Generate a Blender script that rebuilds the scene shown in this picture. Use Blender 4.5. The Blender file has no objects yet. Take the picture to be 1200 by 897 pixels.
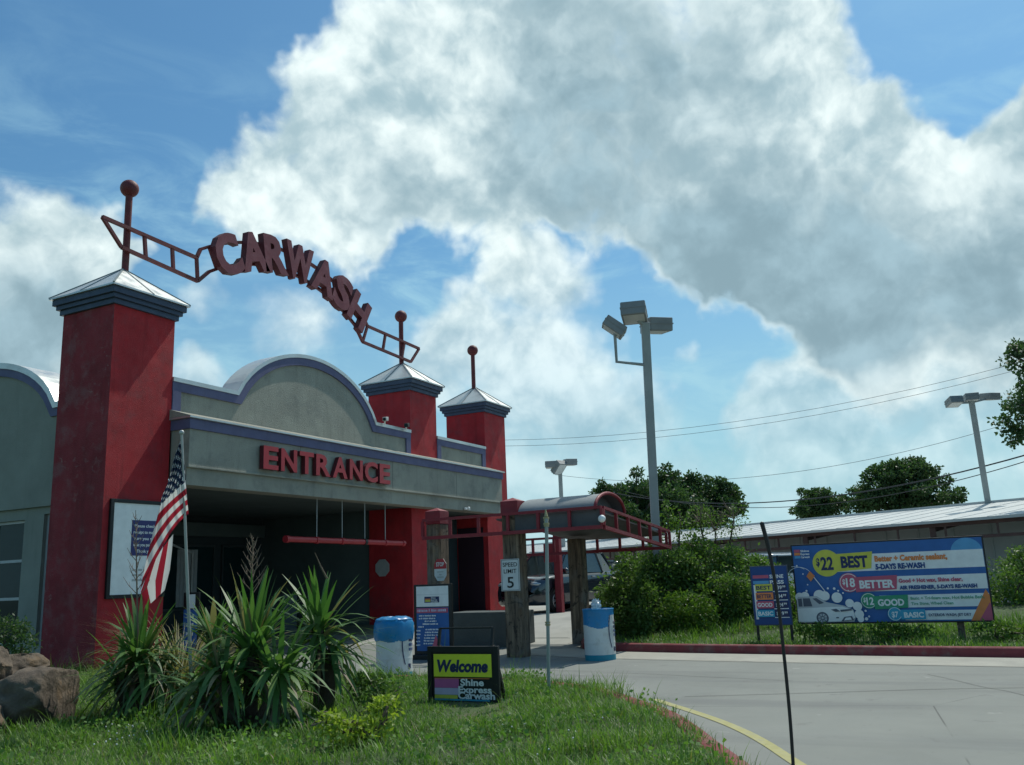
import bpy, bmesh, math, random
import numpy as np
from mathutils import Vector, Matrix
random.seed(7); rng = np.random.default_rng(11)
R = math.radians
C = bpy.context.scene.collection
SC = bpy.context.scene

# ------------------------------------------------------------------ camera
F_PX, PITCH, ROLL, YAW, EYE = 1050.0, R(12.3), R(2.3), R(27.0), 1.55
W0, H0 = 1200, 897
fw = Vector((math.cos(YAW)*math.cos(PITCH), math.sin(YAW)*math.cos(PITCH), math.sin(PITCH)))
r0 = Vector((math.sin(YAW), -math.cos(YAW), 0)); u0 = r0.cross(fw)
rt = r0*math.cos(ROLL) - u0*math.sin(ROLL); up = r0*math.sin(ROLL) + u0*math.cos(ROLL)
cd = bpy.data.cameras.new('camera'); cam = bpy.data.objects.new('camera', cd); C.objects.link(cam)
cam.matrix_world = Matrix(((rt.x, up.x, -fw.x, 0), (rt.y, up.y, -fw.y, 0), (rt.z, up.z, -fw.z, EYE), (0, 0, 0, 1)))
cd.sensor_width = 36; cd.lens = 36*F_PX/W0; cd.clip_end = 3000; cd.clip_start = 0.05
SC.camera = cam

def ray(px, py):
    return fw + rt*((px-W0/2)/F_PX) - up*((py-H0/2)/F_PX)
def at(px, py, depth):                       # survey: a sight line and a distance give a place
    return Vector((0, 0, EYE)) + ray(px, py)*depth
def onz(px, py, z=0.0):
    d = ray(px, py); return Vector((0, 0, EYE)) + d*((z-EYE)/d.z)

# ------------------------------------------------------------------ node helpers
class NT:
    def __init__(s, tree): s.t = tree; s.n = tree.nodes; s.l = tree.links
    def new(s, typ, **kw):
        n = s.n.new(typ)
        for k, v in kw.items(): setattr(n, k, v)
        return n
    def link(s, a, b): s.l.new(a, b)
    def put(s, sock, v):
        if hasattr(v, 'is_output') or isinstance(v, bpy.types.NodeSocket): s.l.new(v, sock)
        else: sock.default_value = v
    def math(s, op, a, b=0.0, c=0.0, clamp=False):
        n = s.new('ShaderNodeMath', operation=op, use_clamp=clamp)
        s.put(n.inputs[0], a); s.put(n.inputs[1], b); s.put(n.inputs[2], c); return n.outputs[0]
    def vmath(s, op, a, b=(0, 0, 0), scale=1.0):
        n = s.new('ShaderNodeVectorMath', operation=op)
        s.put(n.inputs[0], a); s.put(n.inputs[1], b)
        if op == 'SCALE': s.put(n.inputs['Scale'], scale)
        return n.outputs['Value'] if op in ('DOT_PRODUCT', 'LENGTH', 'DISTANCE') else n.outputs[0]
    def smooth(s, x, a, b, lo=0.0, hi=1.0):
        n = s.new('ShaderNodeMapRange', interpolation_type='SMOOTHSTEP')
        s.put(n.inputs[0], x); n.inputs[1].default_value = a; n.inputs[2].default_value = b
        n.inputs[3].default_value = lo; n.inputs[4].default_value = hi; return n.outputs[0]
    def lin(s, x, a, b, lo=0.0, hi=1.0):
        n = s.new('ShaderNodeMapRange'); s.put(n.inputs[0], x)
        n.inputs[1].default_value = a; n.inputs[2].default_value = b
        n.inputs[3].default_value = lo; n.inputs[4].default_value = hi; return n.outputs[0]
    def mix(s, f, a, b, blend='MIX'):
        n = s.new('ShaderNodeMix', data_type='RGBA', blend_type=blend)
        s.put(n.inputs[0], f)
        for q, v in ((6, a), (7, b)):
            if isinstance(v, tuple) and len(v) == 3: v = (*v, 1)
            s.put(n.inputs[q], v)
        return n.outputs[2]
    def noise(s, vec, scale, detail=4, rough=.55, dist=0.0, typ='FBM'):
        n = s.new('ShaderNodeTexNoise', noise_type=typ)
        s.put(n.inputs['Vector'], vec); n.inputs['Scale'].default_value = scale
        n.inputs['Detail'].default_value = detail; n.inputs['Roughness'].default_value = rough
        n.inputs['Distortion'].default_value = dist; return n.outputs[0]

def col3(c): return (c[0], c[1], c[2], 1)
def mat(name, color, rough=.7, var=.18, scale=3.0, bump=0.0, bscale=40, metal=0.0, streak=0.0, dirt=None, dirt_amt=0.0, dirt_scale=1.2, spec=.4, coat=0.0):
    m = bpy.data.materials.new(name); m.use_nodes = True
    t = NT(m.node_tree); b = m.node_tree.nodes['Principled BSDF']
    co = t.new('ShaderNodeTexCoord').outputs['Object']
    f = t.noise(co, scale, 6, .6)
    lo = tuple(max(0, c*(1-var)) for c in color); hi = tuple(min(1, c*(1+var)) for c in color)
    c = t.mix(t.lin(f, .3, .7), lo, hi)
    if streak:
        mp = t.new('ShaderNodeMapping'); t.link(co, mp.inputs[0]); mp.inputs['Scale'].default_value = (5, 5, .45)
        sf = t.noise(mp.outputs[0], 1.0, 5, .65)
        c = t.mix(t.smooth(sf, .5, .78, 0, streak), c, tuple(x*.5 for x in color))
    if dirt:
        df = t.noise(co, dirt_scale, 7, .68)
        c = t.mix(t.smooth(df, .48, .68, 0, dirt_amt), c, dirt)
    t.link(c, b.inputs['Base Color'])
    rn = t.lin(t.noise(co, scale*2.3, 3), .3, .7, max(.03, rough-.1), min(1, rough+.1)); t.link(rn, b.inputs['Roughness'])
    b.inputs['Metallic'].default_value = metal
    b.inputs['Specular IOR Level'].default_value = spec
    b.inputs['Coat Weight'].default_value = coat
    if bump:
        bn = t.new('ShaderNodeBump'); bn.inputs['Strength'].default_value = bump; bn.inputs['Distance'].default_value = .02
        t.link(t.noise(co, bscale, 5, .6), bn.inputs['Height']); t.link(bn.outputs[0], b.inputs['Normal'])
    return m
def plain(name, color, rough=.6, metal=0, spec=.4):
    m = bpy.data.materials.new(name); m.use_nodes = True; b = m.node_tree.nodes['Principled BSDF']
    t = NT(m.node_tree); co = t.new('ShaderNodeTexCoord').outputs['Object']
    c = t.mix(t.lin(t.noise(co, 6, 5), .3, .7), tuple(x*.92 for x in color), tuple(min(1, x*1.06) for x in color))
    t.link(c, b.inputs['Base Color'])
    b.inputs['Roughness'].default_value = rough; b.inputs['Metallic'].default_value = metal; b.inputs['Specular IOR Level'].default_value = spec
    return m
def leafmat(name, a, bcol, trans=.35, rough=.5, dead=None, dead_amt=0.0, patch=.5):
    m = bpy.data.materials.new(name); m.use_nodes = True
    t = NT(m.node_tree); b = m.node_tree.nodes['Principled BSDF']; out = m.node_tree.nodes['Material Output']
    geo = t.new('ShaderNodeNewGeometry'); rnd = geo.outputs['Random Per Island']
    co = t.new('ShaderNodeTexCoord').outputs['Object']
    f = t.math('ADD', t.math('MULTIPLY', rnd, 1-patch), t.math('MULTIPLY', t.lin(t.noise(co, .9, 4), .32, .68), patch))
    c = t.mix(f, a, bcol)
    if dead:
        rr = t.math('FRACT', t.math('MULTIPLY', rnd, 17.31))
        c = t.mix(t.math('LESS_THAN', rr, dead_amt), c, dead)
    t.link(c, b.inputs['Base Color']); b.inputs['Roughness'].default_value = rough
    b.inputs['Specular IOR Level'].default_value = .35
    tr = t.new('ShaderNodeBsdfTranslucent'); t.link(t.mix(1.0, c, (1.0, 1.15, .55), 'MULTIPLY'), tr.inputs[0])
    ms = t.new('ShaderNodeMixShader'); ms.inputs[0].default_value = trans
    t.link(b.outputs[0], ms.inputs[1]); t.link(tr.outputs[0], ms.inputs[2]); t.link(ms.outputs[0], out.inputs[0])
    return m

# ------------------------------------------------------------------ objects
def thing(name, label, cat, loc=(0, 0, 0), group=None, rz=0.0):
    o = bpy.data.objects.new(name, None); C.objects.link(o); o.location = loc; o.rotation_euler = (0, 0, rz)
    o.empty_display_size = .2
    o['label'] = label; o['category'] = cat
    if group: o['group'] = group
    return o
def tag(o, label, cat, group=None):
    o['label'] = label; o['category'] = cat
    if group: o['group'] = group
    return o
def origin(o):
    p = Vector((0, 0, 0))
    while o is not None: p = p + Vector(o.location); o = o.parent
    return p
def dup(root, loc, label, rz=None):
    r = root.copy(); C.objects.link(r); r.location = loc; r['label'] = label
    if rz is not None: r.rotation_euler = (0, 0, rz)
    for ch in list(root.children):
        c = ch.copy(); C.objects.link(c); c.parent = r
        for g in list(ch.children):
            d = g.copy(); C.objects.link(d); d.parent = c
    return r

class MB:
    """collects shapes (world or local coordinates) into one mesh with one or several materials"""
    def __init__(s): s.v = []; s.f = []; s.m = []; s.sm = []; s.mats = []
    def mi(s, m):
        if m is None: return 0
        if m not in s.mats: s.mats.append(m)
        return s.mats.index(m)
    def add(s, vs, fs, m=None, smooth=False):
        k = len(s.v); s.v += [tuple(v) for v in vs]
        i = s.mi(m)
        for f in fs: s.f.append(tuple(k+q for q in f)); s.m.append(i); s.sm.append(smooth)
        return s
    def box(s, lo, hi, m=None, bevel=0.0, M=None):
        bm = bmesh.new(); bmesh.ops.create_cube(bm, size=1)
        lo = Vector(lo); hi = Vector(hi)
        for v in bm.verts: v.co = Vector(((v.co.x+.5)*(hi.x-lo.x)+lo.x, (v.co.y+.5)*(hi.y-lo.y)+lo.y, (v.co.z+.5)*(hi.z-lo.z)+lo.z))
        if bevel: bmesh.ops.bevel(bm, geom=bm.edges[:], offset=bevel, segments=2, affect='EDGES', profile=.6)
        s.addbm(bm, m, M); return s
    def addbm(s, bm, m=None, M=None, smooth=False):
        bm.verts.ensure_lookup_table(); bm.verts.index_update()
        s.add([(M @ v.co if M else v.co) for v in bm.verts], [[v.index for v in f.verts] for f in bm.faces], m, smooth); bm.free()
    def bar(s, a, b, w, h=None, m=None, upv=(0, 0, 1), bevel=0.0):
        a = Vector(a); b = Vector(b); d = b-a; L = d.length; d.normalize(); h = h or w
        uv = Vector(upv)
        if abs(d.dot(uv)) > .98: uv = Vector((1, 0, 0))
        x = d.cross(uv).normalized(); z = x.cross(d)
        M = Matrix(((x.x, d.x, z.x, a.x), (x.y, d.y, z.y, a.y), (x.z, d.z, z.z, a.z), (0, 0, 0, 1)))
        return s.box((-w/2, 0, -h/2), (w/2, L, h/2), m, bevel, M)
    def tube(s, pts, rad, m=None, seg=10, cap=True, smooth=True):
        pts = [Vector(p) for p in pts]; n = len(pts)
        rads = rad if isinstance(rad, (list, tuple)) else [rad]*n
        vs = []; fs = []; prev = None
        for i, p in enumerate(pts):
            d = (pts[min(i+1, n-1)]-pts[max(i-1, 0)]).normalized()
            if prev is None:
                x = d.cross(Vector((0, 0, 1)) if abs(d.z) < .9 else Vector((1, 0, 0))).normalized()
            else: x = (prev - d*prev.dot(d)).normalized()
            prev = x; y = d.cross(x)
            for k in range(seg):
                a = 2*math.pi*k/seg; vs.append(p + (x*math.cos(a)+y*math.sin(a))*rads[i])
        for i in range(n-1):
            for k in range(seg):
                k2 = (k+1) % seg; fs.append((i*seg+k, i*seg+k2, (i+1)*seg+k2, (i+1)*seg+k))
        s.add(vs, fs, m, smooth)
        if cap:
            s.add(vs[:seg], [tuple(range(seg))[::-1]], m); s.add(vs[-seg:], [tuple(range(seg))], m)
        return s
    def lathe(s, prof, c, m=None, seg=28, smooth=True):
        vs = []; fs = []; n = len(prof)
        for r, z in prof:
            for k in range(seg):
                a = 2*math.pi*k/seg; vs.append((c[0]+r*math.cos(a), c[1]+r*math.sin(a), c[2]+z))
        for i in range(n-1):
            for k in range(seg):
                k2 = (k+1) % seg; fs.append((i*seg+k, i*seg+k2, (i+1)*seg+k2, (i+1)*seg+k))
        s.add(vs, fs, m, smooth); return s
    def ball(s, c, r, m=None, sub=3, sc=(1, 1, 1)):
        bm = bmesh.new(); bmesh.ops.create_icosphere(bm, subdivisions=sub, radius=r)
        c = Vector(c)
        for v in bm.verts: v.co = Vector((v.co.x*sc[0], v.co.y*sc[1], v.co.z*sc[2])) + c
        s.addbm(bm, m, None, True); return s
    def prism(s, poly, o, rx, uy, depth, m=None, side=None):
        """polygon (2-D list) in the plane (o, rx, uy); pushed back along -(rx x uy) by depth"""
        o = Vector(o); rx = Vector(rx); uy = Vector(uy); nn = rx.cross(uy).normalized()
        n = len(poly)
        fr = [o+rx*p[0]+uy*p[1] for p in poly]; bk = [p-nn*depth for p in fr]
        s.add(fr, [tuple(range(n))], m); s.add(bk, [tuple(range(n))[::-1]], side or m)
        vs = fr+bk; s.add(vs, [(i, n+i, n+(i+1) % n, (i+1) % n) for i in range(n)], side or m)
        return s
    def build(s, name, m=None, parent=None, loc=None, kind=None):
        me = bpy.data.meshes.new(name)
        off = origin(parent) if parent is not None else Vector(loc or (0, 0, 0))
        if loc is not None and parent is not None: off = Vector((0, 0, 0))
        me.from_pydata([(v[0]-off.x, v[1]-off.y, v[2]-off.z) for v in s.v], [], s.f)
        mats = s.mats or ([m] if m else [])
        for q in mats: me.materials.append(q)
        me.polygons.foreach_set('material_index', s.m); me.polygons.foreach_set('use_smooth', s.sm)
        me.update()
        o = bpy.data.objects.new(name, me); C.objects.link(o)
        if parent is not None: o.parent = parent
        else: o.location = off
        if kind: o['kind'] = kind
        return o
LOCAL = (0, 0, 0)

_tc = {}
def text_geo(txt, bold=.0, res=3):
    key = (txt, bold)
    if key in _tc: return _tc[key]
    cu = bpy.data.curves.new('t', 'FONT'); cu.body = txt; cu.size = 1; cu.offset = bold; cu.resolution_u = res
    o = bpy.data.objects.new('t', cu); C.objects.link(o)
    dg = bpy.context.evaluated_depsgraph_get(); dg.update()
    me = bpy.data.meshes.new_from_object(o.evaluated_get(dg))
    vs = np.array([v.co[:] for v in me.vertices]); fs = [tuple(p.vertices) for p in me.polygons]
    C.objects.unlink(o); bpy.data.objects.remove(o); bpy.data.curves.remove(cu); bpy.data.meshes.remove(me)
    x0, x1 = vs[:, 0].min(), vs[:, 0].max(); vs[:, 0] -= x0
    _tc[key] = (vs, fs, x1-x0); return _tc[key]
CAP = .729
def put_text(mb, txt, o, rx, uy, height, m, width=None, align='L', bold=.02, lift=.003, depth=0.0, shear=0.0, side=None):
    """flat or raised letters: o is the lower left (or centre / right) of the baseline"""
    vs, fs, w = text_geo(txt, bold); sc = height/CAP
    sx = (width/w) if width else sc
    rx = Vector(rx); uy = Vector(uy); nn = rx.cross(uy).normalized(); o = Vector(o)
    x0 = {'L': 0, 'C': -.5*w*sx, 'R': -w*sx}[align]
    P = [o + rx*(x0+v[0]*sx+v[1]*sc*shear) + uy*(v[1]*sc) + nn*(lift+depth) for v in vs]
    if depth:
        edges = {}
        for f in fs:
            for i in range(len(f)):
                a, b = f[i], f[(i+1) % len(f)]
                edges[(a, b)] = 1
        bd = [e for e in edges if (e[1], e[0]) not in edges]
        n = len(P); Q = [p-nn*depth for p in P]
        mb.add(P, fs, m); mb.add(Q, [f[::-1] for f in fs], side or m)
        mb.add(P+Q, [(a, n+a, n+b, b) for a, b in bd], side or m)
    else: mb.add(P, fs, m)

def quads_mesh(name, V, nper, mats, parent=None, off=(0, 0, 0), faces_per=None, smooth=False, kind=None):
    """V: (N, nper, 3) vertices; faces_per: list of index tuples per element"""
    V = np.asarray(V, dtype=np.float32); N = V.shape[0]
    off = np.array(origin(parent) if parent is not None else off, dtype=np.float32)
    me = bpy.data.meshes.new(name); me.vertices.add(N*nper)
    me.vertices.foreach_set('co', (V.reshape(-1, 3)-off).ravel())
    fl = [np.array(f) for f in faces_per]; base = np.arange(N)*nper
    loops = np.concatenate([np.concatenate([f+0 for f in fl])[None, :] + base[:, None]], 1).ravel()
    tot = np.tile(np.array([len(f) for f in fl]), N); st = np.concatenate([[0], np.cumsum(tot)[:-1]])
    me.loops.add(len(loops)); me.loops.foreach_set('vertex_index', loops.astype(np.int32))
    me.polygons.add(len(tot)); me.polygons.foreach_set('loop_start', st.astype(np.int32))
    if smooth: me.polygons.foreach_set('use_smooth', np.ones(len(tot), bool))
    me.update(calc_edges=True); me.validate()
    for m in mats: me.materials.append(m)
    o = bpy.data.objects.new(name, me); C.objects.link(o)
    if parent is not None: o.parent = parent
    else: o.location = off
    if kind: o['kind'] = kind
    return o
def unit(a): return a/np.maximum(1e-9, np.linalg.norm(a, axis=-1, keepdims=True))
def leaf_cards(P, size, droop=.2, out=None, aspect=.5):
    """pointed, slightly folded leaves at P"""
    N = len(P); d = unit(rng.normal(size=(N, 3)) + (out*.9 if out is not None else 0) + np.array([0, 0, -droop]))
    x = unit(np.cross(d, rng.normal(size=(N, 3)))); n = np.cross(d, x)
    L = (size*(.6+.8*rng.random(N)))[:, None]
    a = P; c = P+d*L; w = x*L*aspect*.5
    m1 = P+d*L*.45+w+n*L*.08; m2 = P+d*L*.45-w+n*L*.08
    return np.stack([a, m1, c, m2], 1)
LEAFQ = [(0, 1, 2, 3)]
def clump_points(blobs, n, shell=.55):
    """points in uneven clumps: blobs = [(centre, radii)]"""
    w = np.array([np.prod(np.array(b[1]))**(2/3) for b in blobs]); w = w/w.sum()
    idx = rng.choice(len(blobs), n, p=w)
    cs = np.array([b[0] for b in blobs])[idx]; rs = np.array([np.broadcast_to(np.array(b[1], float), (3,)) for b in blobs])[idx]
    d = unit(rng.normal(size=(n, 3))); r = (shell+(1-shell)*rng.random(n))**.8
    r = r*(1+.25*rng.normal(size=n)*.6)
    return cs+d*rs*r[:, None], d
# ------------------------------------------------------------------ materials
M = {}
M['red'] = mat('red_stucco', (.40, .020, .026), .75, .2, 1.6, .7, 60, streak=.55, dirt=(.20, .035, .04), dirt_amt=.6, dirt_scale=1.3)
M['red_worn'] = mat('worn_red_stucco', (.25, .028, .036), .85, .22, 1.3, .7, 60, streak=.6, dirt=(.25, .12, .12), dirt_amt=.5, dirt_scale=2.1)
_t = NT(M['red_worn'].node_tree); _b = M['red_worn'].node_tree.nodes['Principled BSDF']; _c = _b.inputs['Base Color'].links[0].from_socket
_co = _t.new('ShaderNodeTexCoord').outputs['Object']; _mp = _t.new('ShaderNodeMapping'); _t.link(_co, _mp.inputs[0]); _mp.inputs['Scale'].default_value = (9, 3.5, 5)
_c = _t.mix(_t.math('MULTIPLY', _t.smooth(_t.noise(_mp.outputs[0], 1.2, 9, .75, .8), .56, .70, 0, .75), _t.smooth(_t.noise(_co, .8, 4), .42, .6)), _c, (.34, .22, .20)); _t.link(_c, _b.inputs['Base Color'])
M['grey'] = mat('grey_stucco', (.335, .335, .28), .9, .13, 1.1, .9, 45, streak=.42, dirt=(.19, .20, .18), dirt_amt=.55, dirt_scale=1.4)
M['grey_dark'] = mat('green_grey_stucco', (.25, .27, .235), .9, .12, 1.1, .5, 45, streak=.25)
M['band'] = mat('slate_blue_trim', (.115, .12, .215), .7, .12, 2.5, .2, 40, streak=.25)
M['navy'] = mat('dark_blue_trim', (.05, .075, .125), .6, .12, 2.5, .1, 40)
M['cap'] = mat('galvanised_metal', (.55, .57, .56), .38, .10, 1.4, .05, 20, metal=.55, streak=.2)
M['rib'] = mat('roof_rib_metal', (.20, .24, .24), .5, .1, 2)
M['steel'] = mat('oxidised_red_steel', (.15, .028, .03), .6, .3, 4, .15, 50, dirt=(.10, .045, .035), dirt_amt=.6, dirt_scale=5)
M['letter'] = mat('faded_plum_letter_face', (.20, .045, .06), .6, .15, 3, dirt=(.26, .11, .12), dirt_amt=.45, dirt_scale=3)
M['letter_side'] = mat('letter_side', (.10, .014, .02), .6, .2, 3)
M['lred'] = mat('red_plastic', (.40, .025, .035), .4, .08, 3)
M['canopyred'] = mat('red_painted_steel', (.24, .022, .032), .55, .2, 4, .1, 60, dirt=(.13, .03, .03), dirt_amt=.5, dirt_scale=4)
M['wood'] = None
M['conc'] = mat('concrete', (.36, .36, .325), .9, .10, .8, .25, 70, dirt=(.24, .24, .22), dirt_amt=.5, dirt_scale=.5)
M['darkpanel'] = mat('weathered_dark_panel', (.10, .10, .105), .8, .2, 2, .1, 30, streak=.3)
M['black'] = plain('black_paint', (.012, .014, .015), .45)
M['rubber'] = plain('rubber', (.015, .015, .016), .85)
M['white'] = plain('white_board', (.86, .87, .84), .5)
M['lightgrey'] = plain('light_grey_steel', (.45, .47, .46), .5, .3)
M['polegrey'] = mat('grey_pole_paint', (.33, .37, .37), .55, .1, 2, streak=.2)
M['lamphead'] = mat('lamp_housing', (.25, .26, .255), .6, .12, 3)
M['glass'] = plain('window_glass', (.012, .034, .038), .05, 0, .14)
M['alu'] = plain('window_frame_grey', (.42, .45, .46), .5, .2); M['darkframe'] = plain('dark_door_frame', (.05, .065, .07), .5, .2)
M['inner'] = mat('shade_toned_interior_wall', (.030, .045, .05), .9, .15, 1)  # shade of the covered bay is put into this base colour
M['innergrey'] = mat('shade_toned_teal_wall', (.085, .115, .112), .9, .15, 1)  # teal bay surfaces, colour toned down to carry the bay's shade
def wood_mat():
    m = bpy.data.materials.new('weathered_timber'); m.use_nodes = True
    t = NT(m.node_tree); b = m.node_tree.nodes['Principled BSDF']; co = t.new('ShaderNodeTexCoord').outputs['Object']
    mp = t.new('ShaderNodeMapping'); t.link(co, mp.inputs[0]); mp.inputs['Scale'].default_value = (14, 14, 1.1)
    f = t.noise(mp.outputs[0], 1.0, 8, .65, .4); g = t.noise(co, 1.7, 5, .6)
    c = t.mix(t.lin(f, .34, .66), (.030, .021, .016), (.27, .195, .13)); c = t.mix(t.smooth(g, .5, .66, 0, .75), c, (.19, .175, .155)); c = t.mix(t.smooth(t.noise(co, 3.1, 6, .7, 1.5), .55, .63, 0, .8), c, (.022, .017, .014)); c = t.mix(t.smooth(t.noise(co, 1.1, 3), .60, .68, 0, .6), c, (.21, .11, .05))
    t.link(c, b.inputs['Base Color']); b.inputs['Roughness'].default_value = .9
    bn = t.new('ShaderNodeBump'); bn.inputs['Strength'].default_value = .9; bn.inputs['Distance'].default_value = .03
    t.link(f, bn.inputs['Height']); t.link(bn.outputs[0], b.inputs['Normal']); return m
M['wood'] = wood_mat()

X = Vector((1, 0, 0)); Y = Vector((0, 1, 0)); Z = Vector((0, 0, 1))
def terr(x, y):
    t = min(1, max(0, (x-18.7)/5.6)); return .45*t*t*(3-2*t)

# ------------------------------------------------------------------ ground, road, kerbs
def sheet(name, poly, m, z, step=None, kind='structure'):
    mb = MB()
    if step is None:
        mb.add([(p[0], p[1], z) for p in poly], [tuple(range(len(poly)))], m)
        return mb.build(name, kind=kind)
    bm = bmesh.new(); f = bm.faces.new([bm.verts.new((p[0], p[1], 0)) for p in poly]); bm.normal_update()
    xs = [p[0] for p in poly]; ys = [p[1] for p in poly]
    for ax, lo, hi in ((0, min(xs), max(xs)), (1, min(ys), max(ys))):
        q = math.ceil(lo/step)*step
        while q < hi:
            co = (q, 0, 0) if ax == 0 else (0, q, 0); no = (1, 0, 0) if ax == 0 else (0, 1, 0)
            bmesh.ops.bisect_plane(bm, geom=bm.verts[:]+bm.edges[:]+bm.faces[:], plane_co=co, plane_no=no, dist=1e-5); q += step
    for v in bm.verts: v.co.z = terr(v.co.x, v.co.y)+z
    mb.addbm(bm, m); return mb.build(name, kind=kind)
def road_mat():
    m = bpy.data.materials.new('worn_concrete_road'); m.use_nodes = True
    t = NT(m.node_tree); b = m.node_tree.nodes['Principled BSDF']; co = t.new('ShaderNodeTexCoord').outputs['Object']
    c = t.mix(t.lin(t.noise(co, .35, 6, .6), .3, .7), (.165, .175, .157), (.24, .25, .222))
    mp = t.new('ShaderNodeMapping'); t.link(co, mp.inputs[0]); mp.inputs['Scale'].default_value = (1.6, .22, 1); mp.inputs['Rotation'].default_value = (0, 0, .12)
    c = t.mix(t.smooth(t.noise(mp.outputs[0], 1, 6, .6), .52, .75, 0, .45), c, (.17, .18, .175))
    c = t.mix(t.smooth(t.noise(co, 6, 8, .7), .55, .72, 0, .35), c, (.19, .195, .185)); c = t.mix(t.smooth(t.noise(co, .9, 7, .65, .8), .5, .68, 0, .4), c, (.21, .225, .205)); c = t.mix(t.smooth(t.noise(co, 1.7, 4, .6), .66, .72, 0, .4), c, (.42, .42, .38))
    tm = t.new('ShaderNodeMapping'); t.link(co, tm.inputs[0]); tm.inputs['Scale'].default_value = (.95, .10, 1); tm.inputs['Rotation'].default_value = (0, 0, -.10)
    c = t.mix(t.smooth(t.noise(tm.outputs[0], 1.0, 5, .6, .3), .50, .66, 0, .5), c, (.135, .14, .135))
    c = t.mix(t.smooth(t.noise(co, 2.6, 6, .7), .60, .66, 0, .55), c, (.15, .15, .14))
    vo = t.new('ShaderNodeTexVoronoi', feature='DISTANCE_TO_EDGE'); wv = t.vmath('ADD', co, t.vmath('SCALE', t.new('ShaderNodeTexNoise').outputs[1], scale=.5))
    t.link(wv, vo.inputs['Vector']); vo.inputs['Scale'].default_value = .22
    crack = t.math('MULTIPLY', t.math('LESS_THAN', vo.outputs['Distance'], .0016), t.smooth(t.noise(co, .5, 3), .46, .56))
    c = t.mix(t.math('MULTIPLY', crack, .75), c, (.06, .06, .055))
    spots = t.new('ShaderNodeTexVoronoi'); t.link(co, spots.inputs['Vector']); spots.inputs['Scale'].default_value = 1.3
    c = t.mix(t.math('MULTIPLY', t.smooth(spots.outputs['Distance'], .10, .04), t.smooth(t.noise(co, .7, 2), .5, .62, 0, .6)), c, (.12, .12, .115))
    t.link(c, b.inputs['Base Color']); b.inputs['Roughness'].default_value = .85
    bn = t.new('ShaderNodeBump'); bn.inputs['Strength'].default_value = .25; bn.inputs['Distance'].default_value = .01
    t.link(t.noise(co, 60, 5, .7), bn.inputs['Height']); t.link(bn.outputs[0], b.inputs['Normal']); return m
M['road'] = road_mat()
M['soil'] = mat('grassy_soil', (.045, .075, .022), .95, .4, 2.6, .6, 20, dirt=(.14, .12, .07), dirt_amt=.55, dirt_scale=1.1)
M['lot'] = mat('far_ground', (.16, .17, .10), .95, .3, .15, .2, 4)
M['kerb'] = mat('red_painted_kerb', (.21, .042, .045), .8, .2, 2.5, .3, 50, dirt=(.20, .13, .11), dirt_amt=.7, dirt_scale=3)
M['gutter'] = mat('pale_concrete_gutter', (.37, .36, .305), .9, .1, 1.2, .2, 60, dirt=(.30, .29, .26), dirt_amt=.5, dirt_scale=1.4)
M['gutline'] = mat('pale_line', (.50, .48, .40), .8, .1, 3, dirt=(.30, .30, .27), dirt_amt=.8, dirt_scale=3)
M['yellow'] = mat('worn_yellow_line', (.38, .355, .15), .8, .15, 4, .1, 60, dirt=(.28, .28, .22), dirt_amt=.9, dirt_scale=4)
M['joint'] = plain('dark_joint', (.075, .075, .07), .9)

mb = MB(); xs = [-900, -60, 0, 18.7]+[18.7+.7*i for i in range(1, 9)]+[40, 70, 140, 900]; ys = [-900, -100, -20, 0, 10, 20, 40, 100, 900]
vs = [(x, y, terr(x, y)) for x in xs for y in ys]; n = len(ys)
mb.add(vs, [(i*n+j, (i+1)*n+j, (i+1)*n+j+1, i*n+j+1) for i in range(len(xs)-1) for j in range(n-1)], M['lot'], True)
mb.build('ground', kind='structure')
KL = [(13.6, -22), (15.2, -9), (16.35, -4), (16.75, -.3), (17.2, 3.2), (17.55, 5.6), (17.9, 7.2), (18.35, 7.95), (19.2, 8.35), (21.0, 8.6), (25, 8.75)]
def offset(pl, d):
    out = []
    for i, p in enumerate(pl):
        a = Vector(pl[max(0, i-1)]); b = Vector(pl[min(len(pl)-1, i+1)]); t = (b-a).normalized(); out.append((p[0]-t.y*d, p[1]+t.x*d))
    return out
def smoothline(pl, k=3):
    for _ in range(k):
        q = [pl[0]]
        for a, b in zip(pl[:-1], pl[1:]):
            q += [(a[0]*.75+b[0]*.25, a[1]*.75+b[1]*.25), (a[0]*.25+b[0]*.75, a[1]*.25+b[1]*.75)]
        pl = q+[pl[-1]]
    return pl
KL = smoothline(KL, 2)
road_poly = [(-60, -60)]+[(13.6, -60)]+KL+[(25, 15), (22, 21.6), (13.2, 21.6), (13.2, 16), (-60, 16)]
sheet('road', [(-60, -60), (13.6, -60)]+KL[:-1]+[(21, 8.7), (21, 21.6), (12.0, 21.6), (12.0, 16), (-60, 16)], M['road'], .004, 1.4)
def ribbon(name, pl, w, m, z, side=0):
    a = offset(pl, -w/2+side); b = offset(pl, w/2+side); mb = MB(); n = len(pl)
    mb.add([(p[0], p[1], terr(*p)+z) for p in a]+[(p[0], p[1], terr(*p)+z) for p in b], [(i, i+1, n+i+1, n+i) for i in range(n-1)], m)
    return mb.build(name, kind='structure')
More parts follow.
